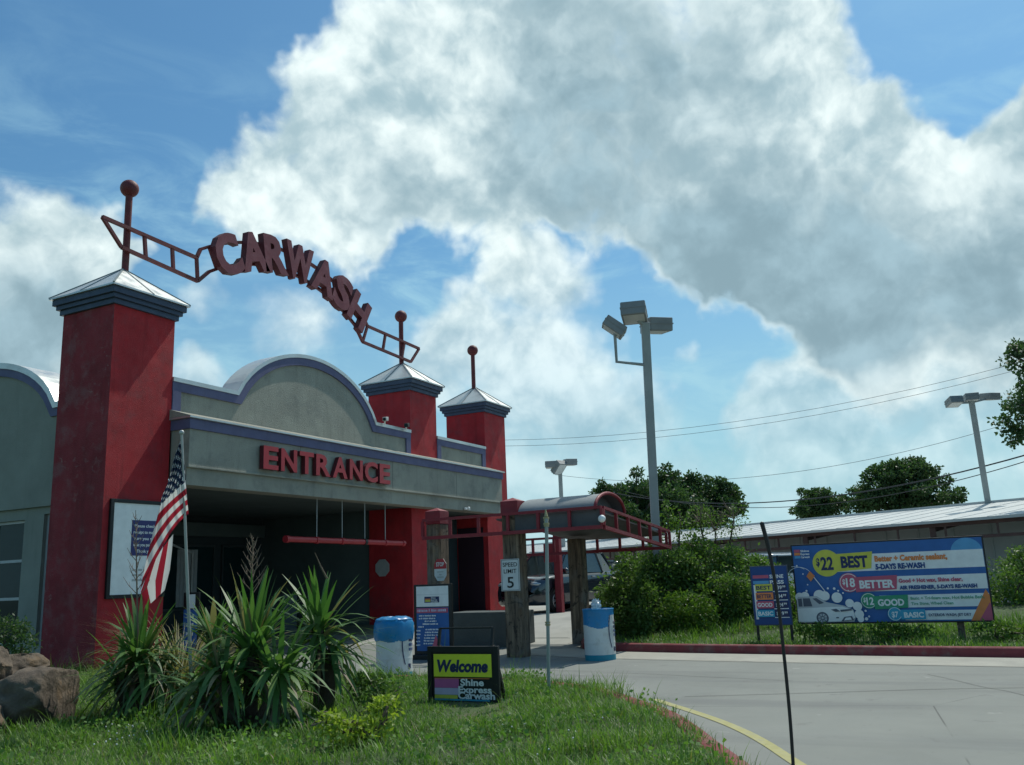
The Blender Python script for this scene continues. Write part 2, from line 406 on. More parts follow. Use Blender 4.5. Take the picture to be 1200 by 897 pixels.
def kerb(name, pl, w, h, m, z0=0.0):
    a = offset(pl, -w/2); b = offset(pl, w/2); n = len(pl); mb = MB(); r = .035
    rows = []
    for o_, zz in ((a, -.05), (a, h-r), (offset(pl, -w/2+r*.4), h-r*.3), (offset(pl, -w/2+r), h), (offset(pl, w/2-r), h), (b, h-r), (b, -.05)):
        rows.append([(p[0], p[1], terr(*q)+zz+z0) for p, q in zip(o_, pl)])
    vs = sum(rows, []); k = len(rows)
    mb.add(vs, [(j*n+i, j*n+i+1, (j+1)*n+i+1, (j+1)*n+i) for j in range(k-1) for i in range(n-1)], m, True)
    mb.add(vs, [tuple(j*n for j in range(k)), tuple(j*n+n-1 for j in range(k))[::-1]], m)
    return mb.build(name)
tag(kerb('kerb', offset(KL, -.13), .2, .16, M['kerb']), 'long dull red painted kerb edging the bank under the price billboard', 'kerb')
ribbon('gutter', KL, 1.25, M['gutter'], .008, .68)
ribbon('gutter_line', KL, .05, M['gutline'], .011, 1.38)
# driving lane that climbs to the canopy, and the lot under the carport
sheet('lane', [(19.4, 8.75), (36, 9.0), (40, 16), (30, 22), (22, 14.9), (19.4, 14.9)], M['conc'], .012, .7)
sheet('parking_lot', [(24.5, -30), (60, -30), (75, 60), (40, 40), (36.5, 9.0), (24.5, 8.6)], M['conc'], .006, 4)
for k, pl in enumerate(([(11.5, 3.6), (12.2, 1.9), (12.9, .3), (13.5, -3), (13.2, -8)], [(14.6, 9.2), (14.2, 6), (13.3, 2.6)], [(14.3, .95), (13.6, .55), (13.0, .28), (12.5, -.1), (11.7, -.35), (10.9, -.75), (9.8, -1.0)])):
    ribbon('road_joint', smoothline(pl, 2), (.016, .012, .009)[k], M['joint'], .009)
ISL = [(-16, 15.5), (-9, 12), (-3, 7.2), (1.2, 3.4), (3.4, 1.75), (4.7, 1.35), (5.82, 1.24), (6.92, 1.80), (7.78, 2.28), (8.58, 2.70), (9.38, 3.17), (10.1, 3.80), (10.95, 4.5), (11.5, 5.35), (11.95, 6.4), (12.1, 7.5), (11.95, 8.6), (11.6, 9.6), (11.5, 10.6), (11.7, 12), (11.85, 14.0), (11.88, 15.0)]
ISL = ISL[:3]+smoothline(ISL[3:-1], 2)+[ISL[-1]]
tag(kerb('kerb', offset(ISL[3:], -.02), .2, .15, M['kerb']), 'curved pale red kerb round the grassy island by the yellow line', 'kerb')
yl = smoothline([(11.2, 3.9), (10.15, 3.0), (9.5, 2.5), (8.75, 2.03), (7.8, 1.55), (6.8, 1.0), (5.6, .5), (4, .6)], 2)
ribbon('road_marking', yl, .11, M['yellow'], .009)
isl_poly = ISL+[(11.88, 16.4), (12.3, 16.8), (12.3, 34), (-16, 34)]
def isl_z(x, y):
    return .12+.03*math.exp(-((x-8.3)**2+(y-5.6)**2)/9.0)
mbx = bmesh.new(); f = mbx.faces.new([mbx.verts.new((p[0], p[1], 0)) for p in isl_poly])
for ax in (0, 1):
    for q in np.arange(-15, 34, 1.0):
        bmesh.ops.bisect_plane(mbx, geom=mbx.verts[:]+mbx.edges[:]+mbx.faces[:], plane_co=(q, 0, 0) if ax == 0 else (0, q, 0), plane_no=(1, 0, 0) if ax == 0 else (0, 1, 0), dist=1e-5)
for v in mbx.verts: v.co.z = isl_z(v.co.x, v.co.y)
mb = MB(); mb.addbm(mbx, M['soil'], None, True); mb.build('island_ground', kind='structure')
bank_poly = [(p[0]+.05, p[1]) for p in offset(KL[:-3], -.2)]+[(24.2, 8.3), (24.4, -22)]
sheet('bank', bank_poly, M['soil'], .10, .8)

# ------------------------------------------------------------------ the car wash building
bld = thing('carwash_building', 'grey stucco car wash building with three red towers and arched parapets', 'building', (13.4, 15.07, 0))
Yf, Yb = 15.07, 16.63
def tower(x0, x1, worn, ztop=7.36):
    mb = MB(); y0, y1 = Yf, Yb
    # four faces; the weathered one is the left face
    mb.add([(x0, y0, -.05), (x1, y0, -.05), (x1, y0, ztop), (x0, y0, ztop)], [(0, 1, 2, 3)], M['red'])
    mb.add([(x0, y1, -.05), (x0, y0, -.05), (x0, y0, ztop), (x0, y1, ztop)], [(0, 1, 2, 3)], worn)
    mb.add([(x1, y0, -.05), (x1, y1, -.05), (x1, y1, ztop), (x1, y0, ztop)], [(0, 1, 2, 3)], M['red'])
    mb.add([(x1, y1, -.05), (x0, y1, -.05), (x0, y1, ztop), (x1, y1, ztop)], [(0, 1, 2, 3)], M['red'])
    t = mb.build('tower', parent=bld)
    c = MB(); e = .03
    for k, (o_, z0, z1) in enumerate(((.06, 7.33, 7.44), (.115, 7.44, 7.53), (.17, 7.53, 7.66))):
        c.box((x0-o_, y0-o_, z0), (x1+o_, y1+o_, z1), M['navy'], .012)
    c.build('cornice', parent=t)
    r = MB(); o_ = .22; za, zb = 7.662, 8.46; xm, ym = (x0+x1)/2, (y0+y1)/2
    p = [(x0-o_, y0-o_, za), (x1+o_, y0-o_, za), (x1+o_, y1+o_, za), (x0-o_, y1+o_, za)]; ap = (xm, ym, zb)
    q = [(a[0], a[1], za+.035) for a in p]
    r.add(p+q+[ap], [(0, 1, 5, 4), (1, 2, 6, 5), (2, 3, 7, 6), (3, 0, 4, 7), (3, 2, 1, 0), (4, 5, 8), (5, 6, 8), (6, 7, 8), (7, 4, 8)], M['cap'])
    for k in range(4): r.bar(q[k], ap, .035, .03, M['rib'])
    for k in range(4):
        mid = [(q[k][i]+q[(k+1) % 4][i])/2 for i in range(3)]; r.bar(mid, ap, .03, .025, M['rib'])
    r.build('pyramid_roof', parent=t)
    return t
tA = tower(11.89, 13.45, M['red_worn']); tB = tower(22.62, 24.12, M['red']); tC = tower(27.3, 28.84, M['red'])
def finial(t, xm, z1):
    f = MB(); ym = (Yf+Yb)/2
    f.tube([(xm, ym, 8.38), (xm, ym, z1-.12)], .075, M['steel'], 14); p = f.build('finial_pole', parent=t)
    f = MB(); f.ball((xm, ym, z1), .2, M['steel'], 3); f.build('finial_ball', parent=t)
finial(tA, 12.72, 10.36); finial(tB, 23.34, 10.0); finial(tC, 28.0, 9.83)

def parapet(name, pts, closed_left=True, closed_right=True):
    """pts: list of (x, ztop); wall from 5.0 to ztop, blue band, metal coping"""
    zb = 5.0; t0, t1 = Yf+.03, Yf+.33
    mb = MB(); n = len(pts)
    fr = [(x, t0, z) for x, z in pts]; lo = [(x, t0, zb) for x, z in pts]; bk = [(x, t1, z) for x, z in pts]; bl = [(x, t1, zb) for x, z in pts]
    mb.add(fr+lo+bk+bl, [(n+i, n+i+1, i+1, i) for i in range(n-1)]+[(3*n+i+1, 3*n+i, 2*n+i, 2*n+i+1) for i in range(n-1)]+[(i, i+1, 2*n+i+1, 2*n+i) for i in range(n-1)], M['grey'])
    w = mb.build(name, parent=bld)
    def strip(d0, d1, y0, y1, m, nm):
        P = [Vector(p) for p in pts]
        nor = []
        for i in range(n):
            ns = []
            for a, b in ((i-1, i), (i, i+1)):
                if a >= 0 and b < n:
                    t = (P[b]-P[a]).normalized(); ns.append(Vector((t.y, -t.x)))
            nn = sum(ns, Vector((0, 0))); nn.normalize(); k = 1/max(.5, nn.dot(ns[0])); nor.append(nn*k)
        a = [(P[i]+nor[i]*d0) for i in range(n)]; b = [(P[i]+nor[i]*d1) for i in range(n)]
        v = [(p.x, y0, p.y) for p in a]+[(p.x, y0, p.y) for p in b]+[(p.x, y1, p.y) for p in a]+[(p.x, y1, p.y) for p in b]
        s = MB(); F = []
        for i in range(n-1):
            F += [(i, n+i, n+i+1, i+1)[::1], (2*n+i+1, 3*n+i+1, 3*n+i, 2*n+i), (i+1, 2*n+i+1, 2*n+i, i), (n+i, 3*n+i, 3*n+i+1, n+i+1)]
        F += [(0, 2*n, 3*n, n), (n-1, 2*n-1, 4*n-1, 3*n-1)]
        s.add(v, F, m); return s.build(nm, parent=w)
    strip(.045, .24, t0-.05, t0-.004, M['band'], 'blue_band')
    strip(-.05, .043, t0-.07, t1+.25, M['cap'], 'metal_coping')
    return w
arc = []
for k in range(29):
    x = 15.37+(20.83-15.37)*k/28; u = (x-18.1)/2.73; arc.append((x, 6.03+1.38*(math.sqrt(max(0, 1-(u*.93)**2))-math.sqrt(1-.93**2))/(1-math.sqrt(1-.93**2))))
wA = parapet('parapet_wall', [(13.452, 6.03), (15.2, 6.03)]+arc+[(20.95, 6.03), (22.618, 6.03)])
wB = parapet('parapet_wall', [(24.122, 6.03), (27.298, 6.03)])
for w_, xa in ((wA, 13.46), (wA, 22.38), (wB, 24.13), (wB, 27.06)):
    b = MB(); b.box((xa, Yf-.02, 5.2), (xa+.23, Yf+.024, 5.98-.19), M['band'], .004); b.build('corner_band', parent=w_)
# roof of the hall and its barrel vault behind the arch
b = MB(); pr = [(x, z-.10) for x, z in arc]; n = len(pr)
b.box((13.46, 16.7, 5.55), (28.8, 26, 5.7), M['cap']); b.build('roof', parent=bld)
# fascia
fx0, fx1, fy = 13.5, 27.46, 14.55
b = MB(); b.box((fx0, fy, 4.12), (fx1, Yf+.02, 5.0), M['grey']); b.box((fx0-.0, fy+.05, 3.72), (fx1, Yf+.02, 4.12), M['grey'])
b.box((fx0-.02, fy-.03, 4.08), (fx1+.02, fy+.05, 4.125), M['grey'], .01)
fa = b.build('fascia', parent=bld)
b = MB(); b.box((fx0-.04, fy-.045, 4.90), (fx1+.04, Yf+.018, 5.12), M['band'], .006); b.build('blue_band', parent=fa)
b = MB(); b.box((fx0-.09, fy-.10, 5.122), (fx1+.09, Yf+.016, 5.165), M['cap'], .008)
b.add([(fx0-.09, fy-.10, 5.166), (fx1+.09, fy-.10, 5.166), (fx1+.09, Yf+.015, 5.36), (fx0-.09, Yf+.015, 5.36)], [(0, 1, 2, 3)], M['grey']); b.add([(fx0-.09, fy-.10, 5.166), (fx0-.09, Yf+.015, 5.36), (fx0-.09, Yf+.015, 5.166)], [(0, 1, 2)], M['grey'])
b.build('metal_coping', parent=fa)
# ceiling, inner walls of the entrance bay
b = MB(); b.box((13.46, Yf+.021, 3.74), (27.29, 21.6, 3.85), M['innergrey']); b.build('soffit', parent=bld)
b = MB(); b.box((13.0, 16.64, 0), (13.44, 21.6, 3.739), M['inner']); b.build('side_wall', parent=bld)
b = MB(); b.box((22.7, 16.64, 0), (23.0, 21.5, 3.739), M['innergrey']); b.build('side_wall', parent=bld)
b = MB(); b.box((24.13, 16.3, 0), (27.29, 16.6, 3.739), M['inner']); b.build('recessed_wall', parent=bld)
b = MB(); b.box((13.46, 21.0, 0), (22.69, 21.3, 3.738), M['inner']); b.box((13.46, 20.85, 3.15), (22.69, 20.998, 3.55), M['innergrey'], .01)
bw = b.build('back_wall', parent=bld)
for (a, z0, c, z1) in ((13.7, .1, 15.2, 3.1), (15.5, .1, 16.9, 3.0), (18.6, 1.0, 20.6, 2.9), (20.9, 1.0, 21.9, 2.9)):
    f = MB()
    f.box((a, 20.93, z0), (c, 20.995, z0+.07), M['darkframe']); f.box((a, 20.93, z1-.07), (c, 20.995, z1), M['darkframe']); f.box((a, 20.93, z0+.071), (a+.06, 20.995, z1-.071), M['darkframe']); f.box((c-.06, 20.93, z0+.071), (c, 20.995, z1-.071), M['darkframe'])
    w_ = f.build('window' if z0 > .5 else 'door', parent=bld)
    g = MB(); g.box((a+.061, 20.96, z0+.071), (c-.061, 20.985, z1-.071), M['glass']); g.build('pane', parent=w_)
    if abs(a-18.6) < .1:
        g = MB()
        for k in range(6): g.box((19.15+.13*k, 20.945, 1.1), (19.27+.13*k, 20.957, 2.75), M['alu'])
        g.build('blind', parent=w_)
# left wing with arched gable and windows
Xw = 12.5
def wy(px, py): d = ray(px, py); return (Vector((0, 0, EYE))+d*(Xw/d.x))
garc = [(16.64, 5.62), (17.45, 5.62)]
for k in range(25):
    y = 17.5+5.2*k/24; u = (y-20.1)/2.6; garc.append((y, 5.62+1.2*(math.sqrt(1-(u*.95)**2)-math.sqrt(1-.95**2))/(1-math.sqrt(1-.95**2))))
garc += [(22.8, 5.62), (26, 5.62)]
n = len(garc); b = MB()
wins = [(16.68, 17.78, .55, 3.28), (18.42, 19.6, .55, 3.2), (20.2, 21.4, .55, 3.2), (22.2, 23.6, .55, 3.2)]
b.add([(Xw, y, z) for y, z in garc]+[(Xw, y, 3.44) for y, z in garc]+[(Xw+.35, y, z) for y, z in garc]+[(Xw+.35, y, 3.44) for y, z in garc],
      [(n+i+1, n+i, i, i+1) for i in range(n-1)]+[(3*n+i, 3*n+i+1, 2*n+i+1, 2*n+i) for i in range(n-1)]+[(i+1, i, 2*n+i, 2*n+i+1) for i in range(n-1)]+[(n+i, n+i+1, 3*n+i+1, 3*n+i) for i in range(n-1)], M['grey_dark'])
ys_ = [16.63]+sum([[a, c] for a, c, _, _ in wins], [])+[26]
for k in range(0, len(ys_)-1):
    a, c = ys_[k], ys_[k+1]
    if k % 2 == 0: b.box((Xw+.08, a, 0), (Xw+.33, c, 3.439), M['grey_dark'])
    else:
        w_ = wins[k//2]; b.box((Xw+.08, a, 0), (Xw+.33, c, w_[2]), M['grey_dark']); b.box((Xw+.08, a, w_[3]), (Xw+.33, c, 3.439), M['grey_dark'])
ww = b.build('wing_wall', parent=bld)
for a, c, z0, z1 in wins:
    f = MB()
    for zz in (z0, z0+.95, z0+1.75, z1-.06): f.box((Xw+.17, a, zz), (Xw+.24, c, zz+.06), M['alu'])
    for yy in (a, c-.06): f.box((Xw+.165, yy, z0), (Xw+.238, yy+.06, z1), M['alu'])
    w_ = f.build('window', parent=bld)
    g = MB(); g.box((Xw+.20, a+.05, z0+.05), (Xw+.22, c-.05, z1-.05), M['glass']); g.build('pane', parent=w_)
    if a < 17:
        g = MB(); put_text(g, 'To', (Xw+.198, 17.36, 2.02), -Y, Z, .16, M['white'], bold=.01); g.build('window_lettering', parent=w_)
def gstrip(d0, d1, x0, x1, m, nm, sm=False):
    P = [Vector(p) for p in garc]; nor = []
    for i in range(n):
        ns = [((P[q]-P[p]).normalized()) for p, q in ((i-1, i), (i, i+1)) if p >= 0 and q < n]; ns = [Vector((t.y, -t.x)) for t in ns]
        nn = sum(ns, Vector((0, 0))).normalized(); nor.append(nn/max(.5, nn.dot(ns[0])))
    a = [P[i]+nor[i]*d0 for i in range(n)]; c = [P[i]+nor[i]*d1 for i in range(n)]
    v = [(x0, p.x, p.y) for p in a]+[(x0, p.x, p.y) for p in c]+[(x1, p.x, p.y) for p in a]+[(x1, p.x, p.y) for p in c]; s = MB()
    s.add(v, [q for i in range(n-1) for q in ((i, i+1, n+i+1, n+i), (2*n+i+1, 2*n+i, 3*n+i, 3*n+i+1), (i+1, i, 2*n+i, 2*n+i+1), (n+i, n+i+1, 3*n+i+1, 3*n+i))], m); return s.build(nm, parent=ww)
gstrip(.075, .25, Xw-.05, Xw-.003, M['band'], 'blue_band')
gstrip(-.06, .073, Xw-.08, Xw+1.6, M['cap'], 'metal_coping')
b = MB(); b.box((Xw+.36, 26.0, 0), (28.8, 26.3, 5.5), M['grey_dark']); b.box((28.5, 16.65, 0), (28.8, 25.99, 5.5), M['grey_dark']); b.build('rear_wall', parent=bld)
b = MB(); b.box((27.26, 15.25, .02), (27.297, 16.25, 3.3), plain('dark_plum_shade', (.022, .008, .016), .7), .004); b.build('shade_panel', parent=bld)  # dark sheet standing in for shade on the third tower's left face
M['seam'] = plain('stucco_joint', (.12, .13, .12), .9)
for xx_ in (17.0, 20.9, 24.4): b = MB(); b.box((xx_, fy-.0025, 4.125), (xx_+.012, fy+.01, 4.90), M['seam']); b.build('stucco_joint', parent=fa)
for k, xx_ in enumerate((15.2, 17.4)):
    b = MB(); b.tube([(xx_, 20.4, .0), (xx_, 20.4, 2.6), (xx_+.9, 20.4, 2.9), (xx_+1.8, 20.4, 2.6), (xx_+1.8, 20.4, 0)], .04, M['lightgrey'], 8)
    for q in range(6): b.tube([(xx_, 20.4, .5+.35*q), (xx_, 20.25, .48+.35*q)], .02, M['black'], 6)
    tag(b.build('spray_arch', loc=(xx_, 20.4, 0)), ('nearer grey pipe spray arch deep in the dark wash bay, left of the other', 'grey pipe spray arch deep in the dark wash bay nearer the octagonal sign')[k], 'spray arch', 'spray arches in the bay')
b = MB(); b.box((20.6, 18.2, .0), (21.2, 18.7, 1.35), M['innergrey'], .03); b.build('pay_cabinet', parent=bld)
# small fittings on the building
b = MB(); b.box((24.85, 14.50, 3.735), (25.15, 14.56, 3.80), M['white'], .01); b.ball((25.0, 14.47, 3.78), .05, M['white'], 2); b.build('flood_light', parent=bld)
for k, (px, py) in enumerate(((451, 492), (476, 499))):
    o = wy(px, py); d = ray(px, py); p = Vector((0, 0, EYE))+d*(14.95/d.y)
    c_ = thing('security_camera', ('security camera on a white arm beside the arch foot on the roof parapet', 'small dark security camera at the end of the short parapet by the middle tower')[k], 'camera', (p.x, p.y, p.z), 'security cameras on the parapet')
    q = MB(); q.tube([(p.x, p.y+.15, p.z-.12), (p.x, p.y, p.z-.12), (p.x, p.y, p.z)], .025, M['white']); q.build('bracket', parent=c_)
    q = MB(); q.bar((p.x+.12, p.y+.02, p.z+.04), (p.x-.16, p.y-.1, p.z-.02), .12, .12, M['black'] if k else M['lightgrey'], bevel=.02); q.build('housing', parent=c_)
    q = MB(); q.tube([(p.x-.16, p.y-.1, p.z-.02), (p.x-.19, p.y-.112, p.z-.026)], .045, M['glass']); q.build('lens', parent=c_)

# ------------------------------------------------------------------ arched CARWASH sign
def dz(x): return -.25*(x-12)/12
Ys = (Yf+Yb)/2-.12
sg = thing('arched_sign', 'arched steel sign frame with plum CARWASH letters between two tower poles', 'sign', (18.1, Ys, 8.5))
Rr = 5.80
def arcp(a, r, y=Ys): return (17.885+r*math.sin(a), y, 4.375+r*math.cos(a))
top = [(11.98, Ys, 9.40), (14.6, Ys, 9.29)]; bot = [(12.5, Ys, 8.88), (14.66, Ys, 8.72)]
aL = math.radians(-34.5); aR = math.radians(34)
at_ = [arcp(aL+(aR-aL)*k/24, Rr+.26) for k in range(25)]; ab_ = [arcp(aL+(aR-aL)*k/24, Rr-.30) for k in range(25)]
rtop = [(21.36, Ys, 9.19), (24.2, Ys, 9.08)]; rbot = [(21.12, Ys, 8.64), (23.7, Ys, 8.53)]
b = MB(); T = [top[0], top[1]]+at_[1:-1]+[rtop[0], rtop[1]]; B = [bot[0], bot[1]]+at_[1:1]+ab_[1:-1]+[rbot[0], rbot[1]]
for pl in (T, B):
    for p, q in zip(pl[:-1], pl[1:]): b.bar(p, q, .075, .075, M['steel'], upv=(0, 1, 0))
b.build('chord', parent=sg)
b = MB()
def lerp(p, q, t): return tuple(p[i]+(q[i]-p[i])*t for i in range(3))
for p, q in ((T[0], B[0]), (lerp(T[0], T[1], .42), lerp(B[0], B[1], .30)), (lerp(T[0], T[1], .72), lerp(B[0], B[1], .66)), (T[1], B[1]), (T[-2], B[-2]), (lerp(T[-2], T[-1], .33), lerp(B[-2], B[-1], .4)), (lerp(T[-2], T[-1], .7), lerp(B[-2], B[-1], .8)), (T[-1], B[-1])):
    b = MB(); b.bar(p, q, .068, .068, M['steel'], upv=(0, 1, 0)); b.build('strut', parent=sg)
for k in (2, 7, 12, 17, 22): b = MB(); b.bar(at_[k], ab_[k], .055, .055, M['steel'], upv=(0, 1, 0)); b.build('strut', parent=sg)
angs = [-25.8, -16.6, -8.4, 1.0, 11.3, 20.0, 28.5]; wid = [.86, .95, .86, 1.12, .95, .80, .86]
for ch, a, w_ in zip('CARWASH', angs, wid):
    a = R(a); p = Vector(arcp(a, Rr-.48, Ys-.07)); rx = Vector((math.cos(a), 0, -math.sin(a))); uy = Vector((math.sin(a), 0, math.cos(a)))
    b = MB(); put_text(b, ch, p, rx, uy, .96, M['letter'], width=w_, align='C', bold=.045, lift=0, depth=.19, side=M['letter_side']); b.build('letter', parent=sg)

# ENTRANCE letters on the fascia
en = thing('entrance_sign', 'raised red ENTRANCE letters on the grey fascia above the entrance', 'sign', (18, fy, 4.2))
xx = 15.56; cw_ = [.5, .56, .52, .56, .60, .56, .58, .5]; gap = (5.02-sum(cw_))/7
for ch, w_ in zip('ENTRANCE', cw_):
    b = MB(); put_text(b, ch, (xx, fy-.035, 4.24), X, Z, .53, M['lred'], width=w_, bold=.03, lift=0, depth=.12, side=M['letter_side']); b.build('letter', parent=en); xx += w_+gap

# clearance bar
cb = thing('clearance_bar', 'red clearance pipe hanging on thin chains under the entrance soffit', 'clearance bar', (18.6, 14.9, 2.6))
d1 = ray(336, 632); d2 = ray(472, 637); p1 = Vector((0, 0, EYE))+d1*(14.9/d1.y); p2 = Vector((0, 0, EYE))+d2*(14.9/d2.y)
b = MB(); b.tube([p1, p2], .072, M['lred'], 16); b.build('pipe', parent=cb)
for u in (.225, .432, .632, .825):
    p = p1.lerp(p2, u); b = MB(); b.tube([(p.x, p.y, p.z), (p.x, p.y, 3.735)], .011, M['lightgrey'], 6); b.build('chain', parent=cb)
for u, m in ((.0, M['lred']), (.225, M['lred']), (.432, M['lred']), (.632, M['black']), (.825, M['lred']), (1, M['lred'])):
    p = p1.lerp(p2, u); b = MB(); b.tube([p-X*.05, p+X*.05], .088, m, 16); b.build('collar', parent=cb)

# notice board on the big tower
nb = thing('notice_board', 'white notice board in a black frame on the red corner tower behind the flag', 'notice board', (12.8, Yf, 2.4))
b = MB()
for lo, hi in (((12.03, 1.46), (12.11, 3.38)), ((13.36, 1.46), (13.43, 3.38)), ((12.111, 1.46), (13.359, 1.53)), ((12.111, 3.31), (13.359, 3.38))): b.box((lo[0], Yf-.06, lo[1]), (hi[0], Yf-.002, hi[1]), M['black'], .006)
b.build('frame', parent=nb)
b = MB(); b.box((12.112, Yf-.035, 1.532), (13.358, Yf-.004, 3.308), M['white'])
for k in range(3):
    for q in range(4-k): b.add([(12.62+.14*q, Yf-.036, 1.98-.1*k), (12.72+.14*q, Yf-.036, 1.98-.1*k), (12.72+.14*q, Yf-.036, 2.02-.1*k), (12.62+.14*q, Yf-.036, 2.02-.1*k)], [(0, 1, 2, 3)], M['lightgrey'])
b.build('panel', parent=nb)
M['navyprint'] = plain('navy_print', (.035, .04, .16), .5)
b = MB(); b.box((12.56, Yf-.042, 2.28), (13.2, Yf-.0352, 2.98), M['navyprint'])
for k, s in enumerate(('Please check', 'receipt to make', 'sure you get', 'what you paid for', 'Thank you')): put_text(b, s, (12.88, Yf-.042, 2.84-.125*k), X, Z, .062, M['white'], width=min(.56, .043*len(s)), align='C', bold=.02)
b.build('notice', parent=nb)
# octagon on the middle tower
b = MB(); b.prism([(.27*math.cos(R(22.5+45*k)), .27*math.sin(R(22.5+45*k))) for k in range(8)], (22.6, 16.14, 2.0), -Y, Z, .015, M['lightgrey'])
tag(b.build('octagonal_sign', loc=(22.6, 16.14, 2.0)), 'blank grey octagonal sign plate on the dark red tower side inside the entrance', 'sign')
# ------------------------------------------------------------------ entry canopy on timber posts
cp = thing('entry_canopy', 'red steel truss canopy with small barrel roof on square timber posts', 'canopy', (18.4, 8.6, 0))
def tpost(x, y, h, s=.41, zc=2.36):
    b = MB(); z0 = terr(x, y)-.1; bm = bmesh.new()
    b.box((x-s/2, y-s/2, z0), (x+s/2, y+s/2, h), M['wood'], .025)
    p = b.build('timber_post', parent=cp); return p
def pcap(x, y, h, s, p):
    b = MB(); b.box((x-s/2-.012, y-s/2-.012, h), (x+s/2+.012, y+s/2+.012, h+.28), M['canopyred'], .01)
    q = s/2+.012; b.add([(x-q, y-q, h+.281), (x+q, y-q, h+.281), (x+q, y+q, h+.281), (x-q, y+q, h+.281), (x, y, h+.36)], [(0, 1, 4), (1, 2, 4), (2, 3, 4), (3, 0, 4)], M['canopyred'])
    b.build('steel_cap', parent=p)
po0 = tpost(16.75, 10.50, 2.75, .35); pcap(16.75, 10.50, 2.75, .35, po0)
po1 = tpost(16.64, 8.57, 2.82, .37); pcap(16.64, 8.57, 2.82, .37, po1)
po2 = tpost(19.5, 8.42, 2.38, .34)
xa, xb, ya, yb = 16.36, 20.5, 6.5, 10.62
def tz(x): return -.085*(x-xa)
T0, B0 = 2.83, 2.45
def truss(name, p, q, n):
    b = MB(); p = Vector((*p, 0)); q = Vector((*q, 0))
    def g(u, z): v = p.lerp(q, u); return (v.x, v.y, z+tz(v.x))
    b.bar(g(0, T0), g(1, T0), .055, .055, M['canopyred']); b.bar(g(0, B0), g(1, B0), .065, .07, M['canopyred'])
    for k in range(n+1): b.bar(g(k/n, B0+.036), g(k/n, T0-.028), .06, .05, M['canopyred'])
    return b.build(name, parent=cp)
truss('truss', (xa, ya), (xa, yb), 6); truss('truss', (xa+.075, ya), (xb+.035, ya), 6); truss('truss', (xb, ya+.07), (xb, yb), 7)
b = MB()   # weathered infill behind the front chords
b.add([(xa+.085, ya+.08, B0+.02), (xa+.085, 8.42, B0+.02), (xa+.085, 8.42, T0-.03), (xa+.085, ya+.08, T0-.03)], [(3, 2, 1, 0)], M['darkpanel'])
b.box((xa+.09, ya+.06, B0+.0), (xa+.12, 8.44, T0-.02), M['darkpanel'])
b.build('fascia_panel', parent=cp)
b = MB()   # flat roof deck following the slope
b.add([(xa+.13, ya+.06, T0-.10+tz(xa)), (xb-.06, ya+.06, T0-.10+tz(xb)), (xb-.06, 8.9, T0-.10+tz(xb)), (xa+.13, 8.9, T0-.10+tz(xa)),
       (xa+.13, ya+.06, T0-.07+tz(xa)), (xb-.06, ya+.06, T0-.07+tz(xb)), (xb-.06, 8.9, T0-.07+tz(xb)), (xa+.13, 8.9, T0-.07+tz(xa))], [(3, 2, 1, 0), (4, 5, 6, 7), (0, 1, 5, 4), (2, 3, 7, 6), (1, 2, 6, 5), (3, 0, 4, 7)], M['darkpanel'])
b.build('roof_deck', parent=cp)
b = MB(); v0, v1, vx, hw, rise = 6.66, 8.36, 17.25, .82, .36; P = [(vx-hw*math.cos(math.pi*k/16), T0-.03+rise*math.sin(math.pi*k/16)) for k in range(17)]
M['vault'] = mat('dull_roof_sheet', (.24, .26, .26), .6, .12, 1.5, .05, 20, streak=.25)
for off_, mm in ((0, M['vault']), (-.03, M['darkpanel'])):
    b.add([(x, v0, z+off_) for x, z in P]+[(x, v1, z+off_) for x, z in P], [(i, i+1, 18+i, 17+i) for i in range(16)], mm, True)
b.build('barrel_roof', parent=cp)
b = MB(); b.tube([(x, v0, z) for x, z in P], .035, M['canopyred'], 8)
b.add([(x, v0+.25, z-.02) for x, z in P], [tuple(range(17))], M['darkpanel']); b.build('arch_rim', parent=cp)
b = MB(); b.ball((xa-.06, 6.48, 2.60), .075, M['white'], 2); tag(b.build('globe_lamp', loc=(xa-.06, 6.48, 2.60)), 'small white globe lamp on the near corner of the red canopy truss', 'lamp')
# red steel post with a box, behind the canopy
q_ = onz(657, 719, .40); px_, py_ = q_.x*.965, q_.y*.965
rp = thing('steel_post', 'tall red square steel post with a box on it in front of the dark suv', 'post', (px_, py_, terr(px_, py_)))
b = MB(); b.box((px_-.1, py_-.1, .3), (px_+.1, py_+.1, 3.42), M['canopyred'], .01); b.build('shaft', parent=rp)
b = MB(); b.box((px_-.14, py_+.02, 1.98), (px_+.12, py_+.42, 2.55), M['canopyred'], .02); b.build('box', parent=rp)
# low concrete wall
b = MB(); b.box((18.75, 9.72, 0), (19.75, 11.6, .80), mat('dark_block_wall', (.085, .10, .098), .9, .15, 2, .4, 30), .02); tag(b.build('low_wall', loc=(19.5, 10, 0)), 'low grey concrete block wall behind the speed limit post', 'wall')
